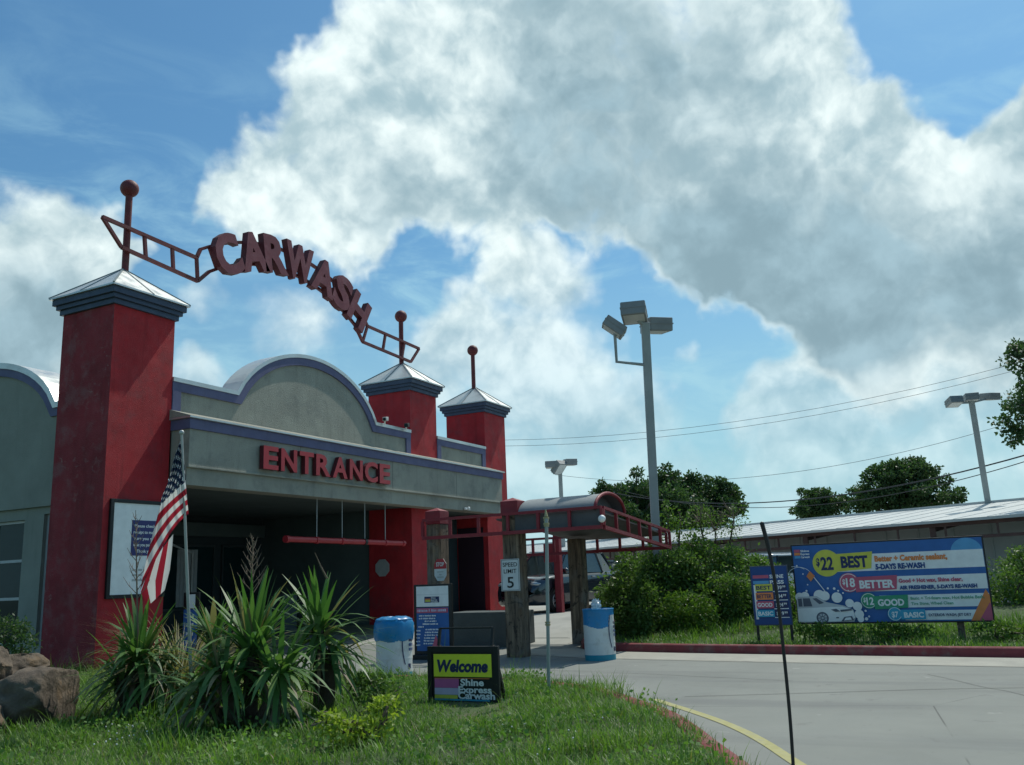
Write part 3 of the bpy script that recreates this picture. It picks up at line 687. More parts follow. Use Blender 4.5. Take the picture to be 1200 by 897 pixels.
# signs on the posts
sp = thing('speed_limit_sign', 'white speed limit 5 sign on the timber post at the lane', 'sign', (16.4, 8.66, 1.6))
M['signwhite'] = plain('sign_white', (.62, .65, .64), .45)
d = ray(598, 674); c_ = Vector((0, 0, EYE))+d*(16.385/d.x)
sw, sh = .42, .63
b = MB(); b.prism([(-sw/2, -sh/2), (sw/2, -sh/2), (sw/2, sh/2), (-sw/2, sh/2)], c_, -Y, Z, .012, M['signwhite'], M['lightgrey']); b.build('plate', parent=sp)
b = MB()
for z, s, h, w_ in ((.165, 'SPEED', .085, .33), (.035, 'LIMIT', .085, .29), (-.25, '5', .22, .15)): put_text(b, s, c_+Z*z, -Y, Z, h, M['black'], width=w_, align='C', bold=.012)
for (a0, a1, b0, b1) in ((-.195, .195, .295, .303), (-.195, .195, -.303, -.295), (-.195, -.187, -.2949, .2949), (.187, .195, -.2949, .2949)):
    b.add([c_-Y*a0+Z*b0-X*.003, c_-Y*a1+Z*b0-X*.003, c_-Y*a1+Z*b1-X*.003, c_-Y*a0+Z*b1-X*.003], [(0, 1, 2, 3)], M['black'])
b.build('lettering', parent=sp)
st = thing('stop_sign', 'small worn sign with red top reading STOP on the timber post by the menu board', 'sign', (16.5, 10.4, 1.8))
d = ray(516, 668); c_ = Vector((0, 0, EYE))+d*(16.535/d.x)
oc = [(-.075, .23), (-.15, .12), (-.15, -.12), (-.075, -.23), (.075, -.23), (.15, -.12), (.15, .12), (.075, .23)]
b = MB(); b.prism(oc, c_, -Y, Z, .012, M['signwhite'], M['lightgrey']); b.build('plate', parent=st)
b = MB(); b.prism([(-.15, .02), (.15, .02), (.15, .12), (.075, .23), (-.075, .23), (-.15, .12)], c_-X*.0035, -Y, Z, .003, M['lred']); put_text(b, 'STOP', c_+Z*.075, -Y, Z, .085, M['signwhite'], width=.2, align='C', bold=.03, lift=.006)
for k, L in enumerate((.16, .06, .16)):
    b.add([c_-Y*(-L/2)-Z*(.055+.055*k)-X*.003, c_-Y*(L/2)-Z*(.055+.055*k)-X*.003, c_-Y*(L/2)-Z*(.03+.055*k)-X*.003, c_-Y*(-L/2)-Z*(.03+.055*k)-X*.003], [(0, 1, 2, 3)], M['lightgrey'])
b.build('lettering', parent=st)

# ------------------------------------------------------------------ printed signs
INK = {k: plain('ink_'+k, c, .5) for k, c in dict(blue=(.028, .125, .37), deepblue=(.014, .06, .22), yellow=(.62, .60, .08), pink=(.52, .10, .17), green=(.035, .30, .16), cyan=(.04, .34, .52), orange=(.75, .24, .07), white=(.80, .82, .81), navy=(.02, .03, .10), sky=(.10, .33, .58), lilac=(.55, .50, .66), hot=(.55, .13, .32), lemon=(.78, .80, .05), carlight=(.50, .53, .55), cardark=(.09, .11, .15)).items()}
class Flat:
    """artwork on a panel: u to the right, v up, in metres"""
    def __init__(s, o, rx, uy): s.o = Vector(o); s.rx = Vector(rx); s.uy = Vector(uy); s.nn = s.rx.cross(s.uy).normalized(); s.mb = MB(); s.k = 0
    def poly(s, pts, m):
        s.k += 1; l = .0012*s.k
        s.mb.add([s.o+s.rx*u+s.uy*v+s.nn*l for u, v in pts], [tuple(range(len(pts)))], m)
    def rect(s, u0, v0, u1, v1, m): s.poly([(u0, v0), (u1, v0), (u1, v1), (u0, v1)], m)
    def disc(s, u, v, r, m, a0=0, a1=360, n=36): s.poly([(u+r*math.cos(R(a0+(a1-a0)*k/n)), v+r*math.sin(R(a0+(a1-a0)*k/n))) for k in range(n+(0 if a1-a0 == 360 else 1))], m)
    def ring(s, u, v, r, w, m, a0=0, a1=360, n=40):
        s.k += 1; l = .0012*s.k; vs = []
        for k in range(n+1):
            a = R(a0+(a1-a0)*k/n)
            for q in (r-w/2, r+w/2): vs.append(s.o+s.rx*(u+q*math.cos(a))+s.uy*(v+q*math.sin(a))+s.nn*l)
        s.mb.add(vs, [(2*k, 2*k+1, 2*k+3, 2*k+2) for k in range(n)], m)
    def scribble(s, u, v, h, w, m):      # writing too small to read in the photograph
        x = u; q = random.Random(int(v*1000)+int(w*977))
        while x < u+w-h*.3:
            L = min(q.uniform(.35, .75)*h, u+w-x); s.rect(x, v+q.uniform(0, .12)*h, x+L, v+h*q.uniform(.75, 1.0), m); x += L+h*(.18 if q.random() < .78 else .6)
    def text(s, t, u, v, h, m, width=None, align='L', bold=.02, shear=0):
        s.k += 1; put_text(s.mb, t, s.o+s.rx*u+s.uy*v, s.rx, s.uy, h, m, width, align, bold, .0012*s.k, 0, shear)
# price billboard
BX = 19.0; y0, y1 = 3.47, .04; bw_, bh = y0-y1, 1.50; zb = .455
bb = thing('price_billboard', 'wide blue price billboard with a cartoon white car on the grassy bank', 'billboard', (BX, (y0+y1)/2, terr(BX, 1.7)))
b = MB(); b.box((BX+.004, y1-.03, zb-.03), (BX+.06, y0+.03, zb+bh+.03), M['black'], .008); b.build('panel', parent=bb)
b = MB()
for yy in (y1+.55, y0-.35): b = MB(); b.box((BX+.062, yy-.06, terr(BX, yy)-.1), (BX+.16, yy+.06, zb+bh-.1), M['wood'], .006); b.build('post', parent=bb)
f = Flat((BX, y0, zb), -Y, Z); W_, H_ = bw_, bh
def U(u): return u*W_
def V(v): return (1-v)*H_            # v from the top
I = INK
f.rect(0, 0, W_, H_, I['blue'])
f.disc(U(.92), V(.18), .27, I['sky'])
for (u0, v0, u1, v1) in ((.22, .145, .998, .36), (.36, .44, .998, .62), (.45, .675, .998, .83), (.57, .87, .93, .985)): f.rect(U(u0), V(v1), U(u1), V(v0), I['white'])
f.poly([(U(.895), 0), (U(.985), V(.63)), (W_, V(.70)), (W_, V(.82)), (U(.935), 0)], I['orange']); f.poly([(U(.935), 0), (U(.995), V(.79)), (W_, V(.80)), (W_, 0)], I['pink'])
f.poly([(U(.22), V(.36)), (U(.425), V(.33)), (U(.44), V(.115)), (U(.22), V(.13))], I['yellow']); f.disc(U(.185), V(.24), .262, I['yellow'])
f.text('$', U(.128), V(.27), .15, I['navy'], .07, bold=.04); f.text('22', U(.153), V(.325), .25, I['navy'], .24, bold=.035); f.text('BEST', U(.265), V(.305), .215, I['navy'], .50, bold=.045)
f.text('Better + Ceramic sealant,', U(.448), V(.245), .105, I['orange'], 1.28, bold=.05); f.text('5-DAYS RE-WASH', U(.448), V(.345), .10, I['deepblue'], .88, bold=.05)
f.disc(U(.297), V(.50), .185, I['pink']); f.ring(U(.297), V(.50), .165, .012, I['white']); f.poly([(U(.33), V(.625)), (U(.545), V(.60)), (U(.555), V(.425)), (U(.33), V(.435))], I['pink'])
f.text('$', U(.262), V(.52), .10, I['white'], .05, bold=.03); f.text('18', U(.281), V(.555), .17, I['white'], .165, bold=.03); f.text('BETTER', U(.352), V(.575), .145, I['white'], .63, bold=.045)
f.text('Good + Hot wax, Shine clear,', U(.56), V(.52), .072, I['pink'], 1.10, bold=.045); f.text('AIR FRESHENER, 5-DAYS RE-WASH', U(.56), V(.605), .068, I['deepblue'], 1.33, bold=.05)
f.disc(U(.392), V(.735), .15, I['green']); f.ring(U(.392), V(.735), .133, .01, I['white']); f.poly([(U(.42), V(.845)), (U(.592), V(.83)), (U(.598), V(.67)), (U(.42), V(.68))], I['green'])
f.text('$', U(.364), V(.75), .085, I['white'], .04, bold=.03); f.text('12', U(.379), V(.785), .14, I['white'], .135, bold=.03); f.text('GOOD', U(.438), V(.80), .12, I['white'], .47, bold=.045)
f.text('Basic + Tri-foam wax, Hot Bubble Bath,', U(.61), V(.735), .055, I['green'], 1.25, bold=.015); f.text('Tire Shine, Wheel Clean', U(.61), V(.80), .055, I['green'], .72, bold=.015)
f.disc(U(.52), V(.905), .13, I['cyan']); f.ring(U(.52), V(.905), .115, .009, I['white']); f.rect(U(.55), V(.975), U(.675), V(.855), I['cyan'])
f.text('$7', U(.503), V(.945), .105, I['white'], .115, bold=.03); f.text('BASIC', U(.566), V(.95), .095, I['white'], .345, bold=.045); f.text('EXTERIOR WASH, JET DRY', U(.69), V(.94), .05, I['navy'], .72, bold=.02)
for k, (c1, s) in enumerate((('pink', 'Shine'), ('orange', 'Express'), ('sky', 'Carwash'))): f.rect(U(.012), V(.085+.04*k), U(.045), V(.05+.04*k), I[c1]); f.text(s, U(.048), V(.083+.04*k), .042, I['white'], .17, bold=.03)
f.ring(U(.0), V(.55), .42, .008, I['white'], 60, 95); f.ring(U(.03), V(.46), .27, .008, I['white'], 40, 140)
f.poly([(U(.068), V(.40)), (U(.09), V(.335)), (U(.115), V(.40)), (U(.09), V(.47))], I['orange']); f.poly([(U(.108), V(.42)), (U(.112), V(.415)), (U(.165), V(.60)), (U(.161), V(.605))], I['white'])
for (u, v, r) in ((.02, .26, .016), (.05, .37, .014), (.07, .51, .014), (.06, .59, .02), (.18, .565, .02), (.215, .57, .025), (.235, .60, .018), (.26, .63, .016), (.29, .60, .012), (.37, .86, .02), (.385, .93, .018), (.37, .96, .03)): f.disc(U(u), V(v), r, I['white'], n=14)
for (u, v, r) in ((.02, .67, .09), (.05, .655, .08), (.13, .655, .11), (.16, .66, .09), (.225, .685, .10), (.29, .76, .08), (.33, .80, .085), (.335, .90, .085), (.34, .96, .06)): f.disc(U(u), V(v), r, I['white'], n=22)
# the printed car
f.poly([(U(.0), V(.995)), (U(.0), V(.70)), (U(.01), V(.665)), (U(.115), V(.66)), (U(.165), V(.74)), (U(.26), V(.79)), (U(.305), V(.84)), (U(.315), V(.93)), (U(.305), V(.99))], I['carlight'])
f.poly([(U(.008), V(.79)), (U(.008), V(.69)), (U(.03), V(.685)), (U(.03), V(.79))], I['cardark']); f.poly([(U(.036), V(.79)), (U(.036), V(.685)), (U(.075), V(.685)), (U(.085), V(.79))], I['cardark']); f.poly([(U(.09), V(.69)), (U(.112), V(.685)), (U(.152), V(.75)), (U(.125), V(.765))], I['cardark'])
f.poly([(U(.0), V(.815)), (U(.14), V(.805)), (U(.25), V(.80)), (U(.305), V(.855)), (U(.31), V(.94)), (U(.29), V(.985)), (U(.0), V(.985))], I['white'])
f.disc(U(.135), V(.94), .115, I['cardark'], n=28); f.disc(U(.135), V(.94), .085, I['carlight'], n=28); f.ring(U(.135), V(.94), .03, .014, I['cardark'])
for k in range(8): a = R(45*k); f.poly([(U(.135)+.03*math.cos(a)-.006*math.sin(a), V(.94)+.03*math.sin(a)+.006*math.cos(a)), (U(.135)+.03*math.cos(a)+.006*math.sin(a), V(.94)+.03*math.sin(a)-.006*math.cos(a)), (U(.135)+.085*math.cos(a)+.006*math.sin(a), V(.94)+.085*math.sin(a)-.006*math.cos(a)), (U(.135)+.085*math.cos(a)-.006*math.sin(a), V(.94)+.085*math.sin(a)+.006*math.cos(a))], I['cardark'])
f.poly([(U(.185), V(.835)), (U(.215), V(.825)), (U(.235), V(.86)), (U(.21), V(.865))], I['cardark']); f.poly([(U(.235), V(.84)), (U(.295), V(.83)), (U(.30), V(.85)), (U(.24), V(.865))], I['cardark'])
f.poly([(U(.235), V(.985)), (U(.255), V(.93)), (U(.295), V(.92)), (U(.305), V(.975))], I['cardark']); f.poly([(U(.25), V(.975)), (U(.262), V(.94)), (U(.287), V(.935)), (U(.293), V(.965))], I['white']); f.rect(U(.21), V(.945), U(.225), V(.93), I['cardark'])
f.mb.build('printed_artwork', parent=bb)
# pass price sign
PX = 18.5; q0, q1 = 4.23, 3.53; zb2, hh = .46, 1.11
ps = thing('pass_sign', 'narrow blue pass price sign just left of the wide billboard', 'sign', (PX, (q0+q1)/2, 0))
b = MB(); b.box((PX+.004, q1-.02, zb2-.02), (PX+.035, q0+.02, zb2+hh+.02), M['navy'], .005); b.build('panel', parent=ps)
b = MB()
for yy in (q1+.0, q0-.05): b.box((PX+.037, yy, .02), (PX+.07, yy+.05, zb2+hh), M['black'])
b.build('leg', parent=ps)
f = Flat((PX, q0, zb2), -Y, Z); w_, h_ = q0-q1, hh
f.rect(0, 0, w_, h_, I['deepblue'])
for k, (c1, s) in enumerate((('pink', 'SHINE'), ('sky', 'PASS'))):
    f.rect(.03, h_-.22-.11*k, .34, h_-.16-.11*k, I[c1]); f.text(s, .36, h_-.225-.11*k, .07, I['white'], .27, bold=.03)
f.rect(.03, .10, .08, .76, I['white'])
for k, (c1, s, p, cc) in enumerate((('yellow', 'BEST', '$39', 'navy'), ('orange', 'BETTER', '$34', 'navy'), ('pink', 'GOOD', '$24', 'white'), ('cyan', 'BASIC', '$19', 'white'))):
    v0 = .64-.165*k; f.rect(.06, v0, .40, v0+.135, I[c1] if k != 1 else I['yellow'] if False else I[c1]); f.text(s, .08, v0+.03, .075, I[cc], .29, bold=.03)
    f.rect(.41, v0+.01, .67, v0+.125, I['navy']); f.text(p, .44, v0+.03, .07, I['white'], .14, bold=.02); f.text('99', .59, v0+.06, .04, I['white'], .06, bold=.02); f.rect(.40, v0-.02, .68, v0-.006, I['white'])
f.mb.build('printed_artwork', parent=ps)
# welcome sign
WX = 9.6; a0, a1 = 6.17, 5.25; zb3, h3 = .15, .60
ws = thing('welcome_sign', 'black framed welcome sign with yellow top panel standing in the grass', 'sign', (WX, 5.7, .1))
b = MB()
for yy in (a0-.03, a1-.03): b.box((WX, yy, .05), (WX+.045, yy+.06, .776), M['black'], .004)
b.box((WX+.0005, a1+.031, .70), (WX+.0445, a0-.031, .775), M['black'], .004); b.box((WX+.0005, a1+.031, zb3-.07), (WX+.0445, a0-.031, zb3), M['black'], .004)
b.build('frame', parent=ws)
b = MB()   # rear leg frame that leans back
for yy in (a0-.12, a1+.06): b.bar((WX+.05, yy, .78), (WX+.34, yy, .05), .035, .035, M['black'])
b.bar((WX+.10, a0-.10, .98), (WX+.10, a1+.08, .98), .02, .02, M['black']); b.bar((WX+.06, a0-.10, .78), (WX+.10, a0-.10, .98), .03, .03, M['black']); b.bar((WX+.06, a1+.08, .78), (WX+.10, a1+.08, .98), .03, .03, M['black'])
b.build('rear_frame', parent=ws)
b = MB(); b.box((WX+.012, a1+.031, zb3+.001), (WX+.03, a0-.031, .699), M['black']); pn = b.build('panel', parent=ws)
f = Flat((WX+.0095, a0-.035, zb3), -Y, Z); w_ = a0-a1-.07
f.rect(.02, .275, w_-.03, .535, I['lemon']); f.text('Welcome', .045, .335, .135, I['navy'], w_-.13, bold=.05, shear=.16)
f.rect(.03, .148, .37, .255, I['hot']); f.rect(.03, .070, .37, .146, I['lilac']); f.rect(.03, .026, .35, .068, I['yellow']); f.rect(.03, .005, w_-.06, .024, I['cyan'])
f.rect(.03, .255, w_-.06, .262, I['orange'])
for s, u, v, w2 in (('Shine', .395, .178, .32), ('Express', .365, .098, .45), ('Carwash', .36, .030, .50)): f.text(s, u, v, .078 if s != 'Express' else .074, I['white'], w2, bold=.035)
f.mb.build('printed_artwork', parent=ws)
# menu board
mx = 16.1; m0, m1 = 10.66, 9.84
mn = thing('menu_board', 'blue and white menu board on a dark stand before the timber post', 'sign', (mx, 10.25, 0))
b = MB(); b.box((mx+.003, m1-.05, 0.0), (mx+.07, m0+.05, 1.49), M['black'], .01); b.box((mx-.18, m1+.02, 0.0), (mx+.35, m0-.02, .10), M['black'], .02); b.build('stand', parent=mn)
f = Flat((mx, m0, .16), -Y, Z); w_ = m0-m1
f.rect(.02, .0, w_-.02, .86, I['blue']); f.rect(.02, .88, w_-.02, 1.29, I['white']); f.rect(.02, 1.12, w_-.02, 1.126, I['carlight'])
f.rect(.22, .96, .58, 1.08, I['navy']); f.rect(.24, .98, .37, 1.01, I['yellow']); f.rect(.24, 1.015, .37, 1.04, I['orange']); f.text('Shine', .385, 1.04, .03, I['white'], .11); f.text('Express', .385, 1.0, .03, I['white'], .15); f.text('Carwash', .385, .965, .03, I['white'], .16)
f.rect(.03, .755, w_-.03, .85, I['pink']); f.scribble(.05, .778, .055, w_-.1, I['lilac'])
for k, L in enumerate((.62, .60, .30, .38, .14, .40, .36, .42, .30, .28, .24)): f.scribble(w_/2-L/2 if k < 4 else (.12 if k == 4 else .30), .685-.054*k, .032, min(L, .42), I['white'])
for k in range(5): f.scribble(.14, .40-.07*k, .03, .10, I['white'])
f.poly([(.5, .02), (.78, .02), (.62, .33)], I['pink']); f.mb.build('printed_artwork', parent=mn)
# small blue sign beside the tower foot
sx, sy = 13.75, 14.6
bs = thing('small_sign', 'small blue sign with a white top sheet beside the big tower foot', 'sign', (sx, sy, 0))
b = MB(); b.box((sx+.004, sy-.22, .1), (sx+.04, sy+.22, 1.52), M['black'], .006); b.box((sx-.15, sy-.22, 0), (sx+.2, sy+.22, .099), M['black'], .01); b.build('stand', parent=bs)
f = Flat((sx, sy+.2, .2), -Y, Z); f.rect(0, .15, .4, .98, I['blue']); f.rect(.1, 1.0, .32, 1.28, I['white'])
for k in range(4): f.scribble(.1, .80-.17*k, .09, .2, I['white'])
f.mb.build('printed_artwork', parent=bs)

# ------------------------------------------------------------------ wrapped drums used as bins
M['dblue'] = mat('drum_blue', (.012, .20, .44), .35, .12, 3, dirt=(.05, .20, .33), dirt_amt=.5, dirt_scale=5); M['dwhite'] = mat('drum_white', (.62, .65, .63), .45, .06, 3, streak=.25, dirt=(.42, .42, .38), dirt_amt=.6, dirt_scale=4); M['teal'] = plain('drum_teal', (.01, .24, .33), .4); M['bag'] = plain('white_bag', (.62, .66, .68), .35)
def drum(pos, label, r, h, covered, rot):
    t = thing('drum', label, 'drum', pos, 'blue and white drums used as bins')
    px, py, pz = pos; seg = 144; hs = list(np.linspace(0, .92, 70)); vs = []; fs = []; ms = []
    hs = [q*h/.92 for q in hs]; b = MB()
    def rad(z): return r*(1+.012*math.exp(-((z-h*.35)/.015)**2)+.012*math.exp(-((z-h*.68)/.015)**2)+.01*(z > h-.02))
    for z in hs:
        for k in range(seg): a = 2*math.pi*k/seg; vs.append((px+rad(z)*math.cos(a), py+rad(z)*math.sin(a), pz+z))
    n = len(hs); M_ = []
    for i in range(n-1):
        for k in range(seg):
            zc = (hs[i]+hs[i+1])/2; a = (360*(k+.5)/seg-rot+180) % 360-180        # 0 = towards the road
            vcut = h*.63+.07*min(1, abs(a)/60)
            lab = a > 52-18*math.sin((zc/h-.1)*3.2) and a < 150
            m = M['teal'] if zc < .11 else M['dblue'] if zc > vcut and not (lab and zc < h*.9) else M['dwhite']
            b.add([vs[i*seg+k], vs[i*seg+(k+1) % seg], vs[(i+1)*seg+(k+1) % seg], vs[(i+1)*seg+k]], [(0, 1, 2, 3)], m, True)
    body = b.build('body', parent=t)
    me = body.data; bm = bmesh.new(); bm.from_mesh(me); bmesh.ops.remove_doubles(bm, verts=bm.verts, dist=1e-4); bm.to_mesh(me); bm.free()
    l = MB()       # the dark curved edge and lettering of the printed label
    def sp(a, z, o=.004): a = R(rot-a); return (px+(r+o+.006)*math.cos(a), py+(r+o+.006)*math.sin(a), pz+z)
    pts = [(-52+18*math.sin((z/h-.1)*3.2), z) for z in np.linspace(.25*h, .9*h, 24)]
    l.add([sp(a, z) for a, z in pts]+[sp(a-3.5, z) for a, z in pts], [(i, i+1, 25+i, 24+i) for i in range(23)], I['navy'])
    for i, (z, s) in enumerate(((.74, 'CAR'), (.66, 'WASH'), (.58, 'MAT'), (.5, 'BIN'))):
        for k in range(4):
            l.add([sp(-62-7*k, z*h-.022), sp(-67-7*k, z*h-.022), sp(-67-7*k, z*h+.022), sp(-62-7*k, z*h+.022)], [(0, 1, 2, 3)], I['navy'] if i < 2 else I['deepblue'])
    l.add([sp(-58, .16), sp(-70, .16), sp(-70, .24), sp(-58, .24)], [(0, 1, 2, 3)], I['navy'])
    l.build('label', parent=t)
    rm = MB(); rm.lathe([(r*1.0, h-.002), (r*1.03, h+.008), (r*1.03, h+.025), (r*.95, h+.03), (r*.93, h-.2)], pos, M['dblue'], 40); rm.build('rim', parent=t)
    if covered:
        c = MB(); prof = [(r*1.03, h*.66), (r*1.09, h*.70), (r*1.12, h*.82), (r*1.10, h*.95), (r*.98, h*1.03), (r*.7, h*1.06), (r*.3, h*1.065), (.001, h*1.06)]; sg = 56; vv = []
        for i, (q, z) in enumerate(prof):
            for k in range(sg):
                a = 2*math.pi*k/sg; wv = 1+.015*math.sin(9*a+i)+.012*math.sin(17*a-2*i)+.008*math.sin(31*a); vv.append((px+q*wv*math.cos(a), py+q*wv*math.sin(a), pz+z+.012*math.sin(7*a+i*1.3)))
        c.add(vv, [(i*sg+k, i*sg+(k+1) % sg, (i+1)*sg+(k+1) % sg, (i+1)*sg+k) for i in range(len(prof)-1) for k in range(sg)], M['dblue'], True); c.build('plastic_cover', parent=t)
    return t
dp = onz(698, 775); dp2 = onz(457, 797, .0)
drum((dp.x+.25, dp.y, .0), 'blue and white drum bin before the red kerb with crumpled bag on top', .288, .90, False, 205)
drum((dp2.x+.2, dp2.y+.05, .0), 'drum bin with bulging blue plastic cover between the spiky plants and menu board', .30, .93, True, 205)
def crumple(c, r, m, nm, label, cat):
    bm = bmesh.new(); bmesh.ops.create_icosphere(bm, subdivisions=3, radius=r)
    for v in bm.verts:
        k = v.co.normalized(); q = 1+.35*math.sin(9*k.x+3*k.z)*math.sin(8*k.y+2)+.2*math.sin(17*k.z+5*k.x); v.co = Vector((k.x*.8, k.y*.8, k.z*1.1))*r*q+Vector(c)
    b = MB(); b.addbm(bm, m); return tag(b.build(nm, loc=c), label, cat)
crumple((dp.x+.22, dp.y+.02, .99), .10, M['bag'], 'crumpled_bag', 'crumpled white plastic bag sticking out of the uncovered drum', 'plastic bag')

# thin pale stake in the grass
d = onz(643, 812, .15)
sk = thing('marker_pole', 'thin pale marker pole with a frayed top standing in the grass', 'pole', (d.x, d.y, .12))
topz = at(640, 602, (Vector((d.x, d.y, .12))-Vector((0, 0, EYE))).dot(fw))
b = MB(); b.tube([(d.x, d.y, .08), (topz.x, topz.y, topz.z-.06)], .022, M['polegrey'], 10); b.build('shaft', parent=sk)
M['rope'] = plain('straw_rope', (.42, .36, .20), .9)
b = MB()
zt = topz.z
for q, hh_ in ((0, .12), (-.55*(zt-.1)+0.0, .05)):
    if q: b.tube([(topz.x, topz.y, zt-.04), (topz.x+.01, topz.y+.01, zt+.05)], [.024, .008], M['rope'], 8); b.build('rope_wrap', parent=sk); b = MB()
    pz = zt-.1 if q == 0 else .1+(zt-.1)*.40; u = (pz-.1)/(zt-.1); cx = d.x+(topz.x-d.x)*u; cy = d.y+(topz.y-d.y)*u
    for k in range(5): b.tube([(cx+.0, cy, pz-hh_/2+k*hh_/5), (cx, cy, pz-hh_/2+(k+.9)*hh_/5)], .032+.006*math.sin(k*2.1), M['rope'], 10)
b.build('rope_wrap', parent=sk)

# ------------------------------------------------------------------ flag
D_ = 10.6
fb = at(222, 745, D_); ftop = at(213, 509, D_); dirp = (ftop-fb).normalized(); base = fb-dirp*((fb.z-.12)/dirp.z)
fl = thing('flag', 'limp american flag on a leaning grey pole in front of the big red tower', 'flag', base)
b = MB(); b.tube([base, ftop], [.022, .014], M['lightgrey'], 12); b.ball(ftop+dirp*.02, .03, M['lightgrey'], 2); b.build('pole', parent=fl)
# outline of the hanging cloth: rows run from the pole outwards (u), v goes down the hoist
def fp(px, py, dd=0): return at(px, py, D_+dd)
rows = [[(213, 512), (212, 515), (210.5, 519), (209, 523), (207, 528), (205, 534), (203, 540)],
        [(214.5, 530), (212, 534), (209.5, 539), (207, 544), (204, 550), (201, 556), (198, 562)],
        [(216.5, 550), (212, 554), (208, 559), (203.5, 564), (199, 570), (194.5, 576), (190, 582)],
        [(218, 571), (212, 576), (206, 581), (200.5, 586), (195, 591), (190, 596), (185.5, 601)],
        [(219.5, 588), (212, 594), (205, 601), (197, 610), (189, 621), (181, 633), (174, 646)],
        [(221, 602), (213, 609), (205, 618), (197, 630), (188, 646), (176, 668), (164, 692)]]
dep = lambda i, j: .06*math.sin(i*1.25+j*.9)*(.3+j/6)-.05*j/6
from bisect import bisect_right
def interp(i, j):
    def cr(p, q, r, s, t): return tuple(.5*((2*q[k])+(-p[k]+r[k])*t+(2*p[k]-5*q[k]+4*r[k]-s[k])*t*t+(-p[k]+3*q[k]-3*r[k]+s[k])*t**3) for k in range(3))
    def g(a, c): a = min(max(a, 0), 5); c = min(max(c, 0), 6); return Vector((*rows[a][c], dep(a, c)))
    ia, ja = int(min(4, math.floor(i))), int(min(5, math.floor(j))); ti, tj = i-ia, j-ja
    col = [cr(g(ia+k, ja-1), g(ia+k, ja), g(ia+k, ja+1), g(ia+k, ja+2), tj) for k in (-1, 0, 1, 2)]
    return cr(*col, ti)
fm = bpy.data.materials.new('flag_cloth'); fm.use_nodes = True; t = NT(fm.node_tree); pb = fm.node_tree.nodes['Principled BSDF']
uv = t.new('ShaderNodeUVMap', uv_map='cloth'); sx_ = t.new('ShaderNodeSeparateXYZ'); t.link(uv.outputs[0], sx_.inputs[0]); u_, v_ = sx_.outputs[0], sx_.outputs[1]
stripe = t.math('MODULO', t.math('FLOOR', t.math('MULTIPLY', v_, 13)), 2)
cst = t.mix(stripe, (.40, .02, .04), (.80, .80, .78))
can = t.math('MULTIPLY', t.math('LESS_THAN', u_, .40), t.math('LESS_THAN', v_, 7/13))
# stars: two offset lattices of dots with five points
def star(ox, oy):
    fx_ = t.math('SUBTRACT', t.math('FRACT', t.math('ADD', t.math('MULTIPLY', u_, 6/.40), ox)), .5); fy_ = t.math('SUBTRACT', t.math('FRACT', t.math('ADD', t.math('MULTIPLY', v_, 5/(7/13)), oy)), .5)
    r = t.math('SQRT', t.math('ADD', t.math('MULTIPLY', fx_, fx_), t.math('MULTIPLY', fy_, fy_))); an = t.math('ARCTAN2', fx_, fy_)
    return t.math('LESS_THAN', r, t.math('ADD', .18, t.math('MULTIPLY', t.math('COSINE', t.math('MULTIPLY', an, 5)), .07)))
stars = t.math('MAXIMUM', star(0, 0), star(.5, .5))
c = t.mix(can, cst, t.mix(stars, (.012, .025, .065), (.70, .72, .72)))
t.link(c, pb.inputs['Base Color']); pb.inputs['Roughness'].default_value = .8
tr = t.new('ShaderNodeBsdfTranslucent'); t.link(c, tr.inputs[0]); ms = t.new('ShaderNodeMixShader'); ms.inputs[0].default_value = .35
t.link(pb.outputs[0], ms.inputs[1]); t.link(tr.outputs[0], ms.inputs[2]); t.link(ms.outputs[0], fm.node_tree.nodes['Material Output'].inputs[0])
NI, NJ = 40, 60; me = bpy.data.meshes.new('cloth'); vs = []; fo = origin(fl)
for a in range(NI+1):
    for c_ in range(NJ+1):
        x, y, dd = interp(5*a/NI, 6*c_/NJ); vs.append(fp(x, y, dd+.018*math.sin(c_*.55+a*.35))-fo)
me.from_pydata(vs, [], [(a*(NJ+1)+c_, (a+1)*(NJ+1)+c_, (a+1)*(NJ+1)+c_+1, a*(NJ+1)+c_+1) for a in range(NI) for c_ in range(NJ)])
ul = me.uv_layers.new(name='cloth')
for lp in me.loops:
    k = lp.vertex_index; vv_ = (k//(NJ+1))/NI; ul.data[lp.index].uv = ((k % (NJ+1))/NJ*float(np.interp(vv_*5, [0, 1, 2, 3, 4, 5], [.20, .26, .33, .38, .72, 1])), vv_)
me.polygons.foreach_set('use_smooth', [True]*len(me.polygons)); me.materials.append(fm)
fc = bpy.data.objects.new('cloth', me); C.objects.link(fc); fc.parent = fl
# fly end folded back: a second, hanging tail of the same cloth
me = bpy.data.meshes.new('cloth_tail'); vs = []; tl = [[(199, 638), (204, 628), (199, 655), (197, 668)], ]
L_ = [(179, 658), (171, 677), (165, 694), (172, 712)]; Rr_ = [(203, 626), (201.5, 646), (199, 668), (193, 692)]
for a in range(13):
    for c_ in range(13):
        q = a/12*3; k = min(2, int(q)); w = q-k; lx, ly = (L_[k][n_]*(1-w)+L_[k+1][n_]*w for n_ in (0, 1)); rx_, ry = (Rr_[k][n_]*(1-w)+Rr_[k+1][n_]*w for n_ in (0, 1)); v = c_/12
        vs.append(fp(lx*(1-v)+rx_*v, ly*(1-v)+ry*v, .07+.03*math.sin(v*6))-fo)
me.from_pydata(vs, [], [(a*13+c_, (a+1)*13+c_, (a+1)*13+c_+1, a*13+c_+1) for a in range(12) for c_ in range(12)])
ul = me.uv_layers.new(name='cloth')
for lp in me.loops:
    k = lp.vertex_index; ul.data[lp.index].uv = (.99-(1-(k//13)/12)*.2, (6.2+(k % 13)/12*3.6)/13)
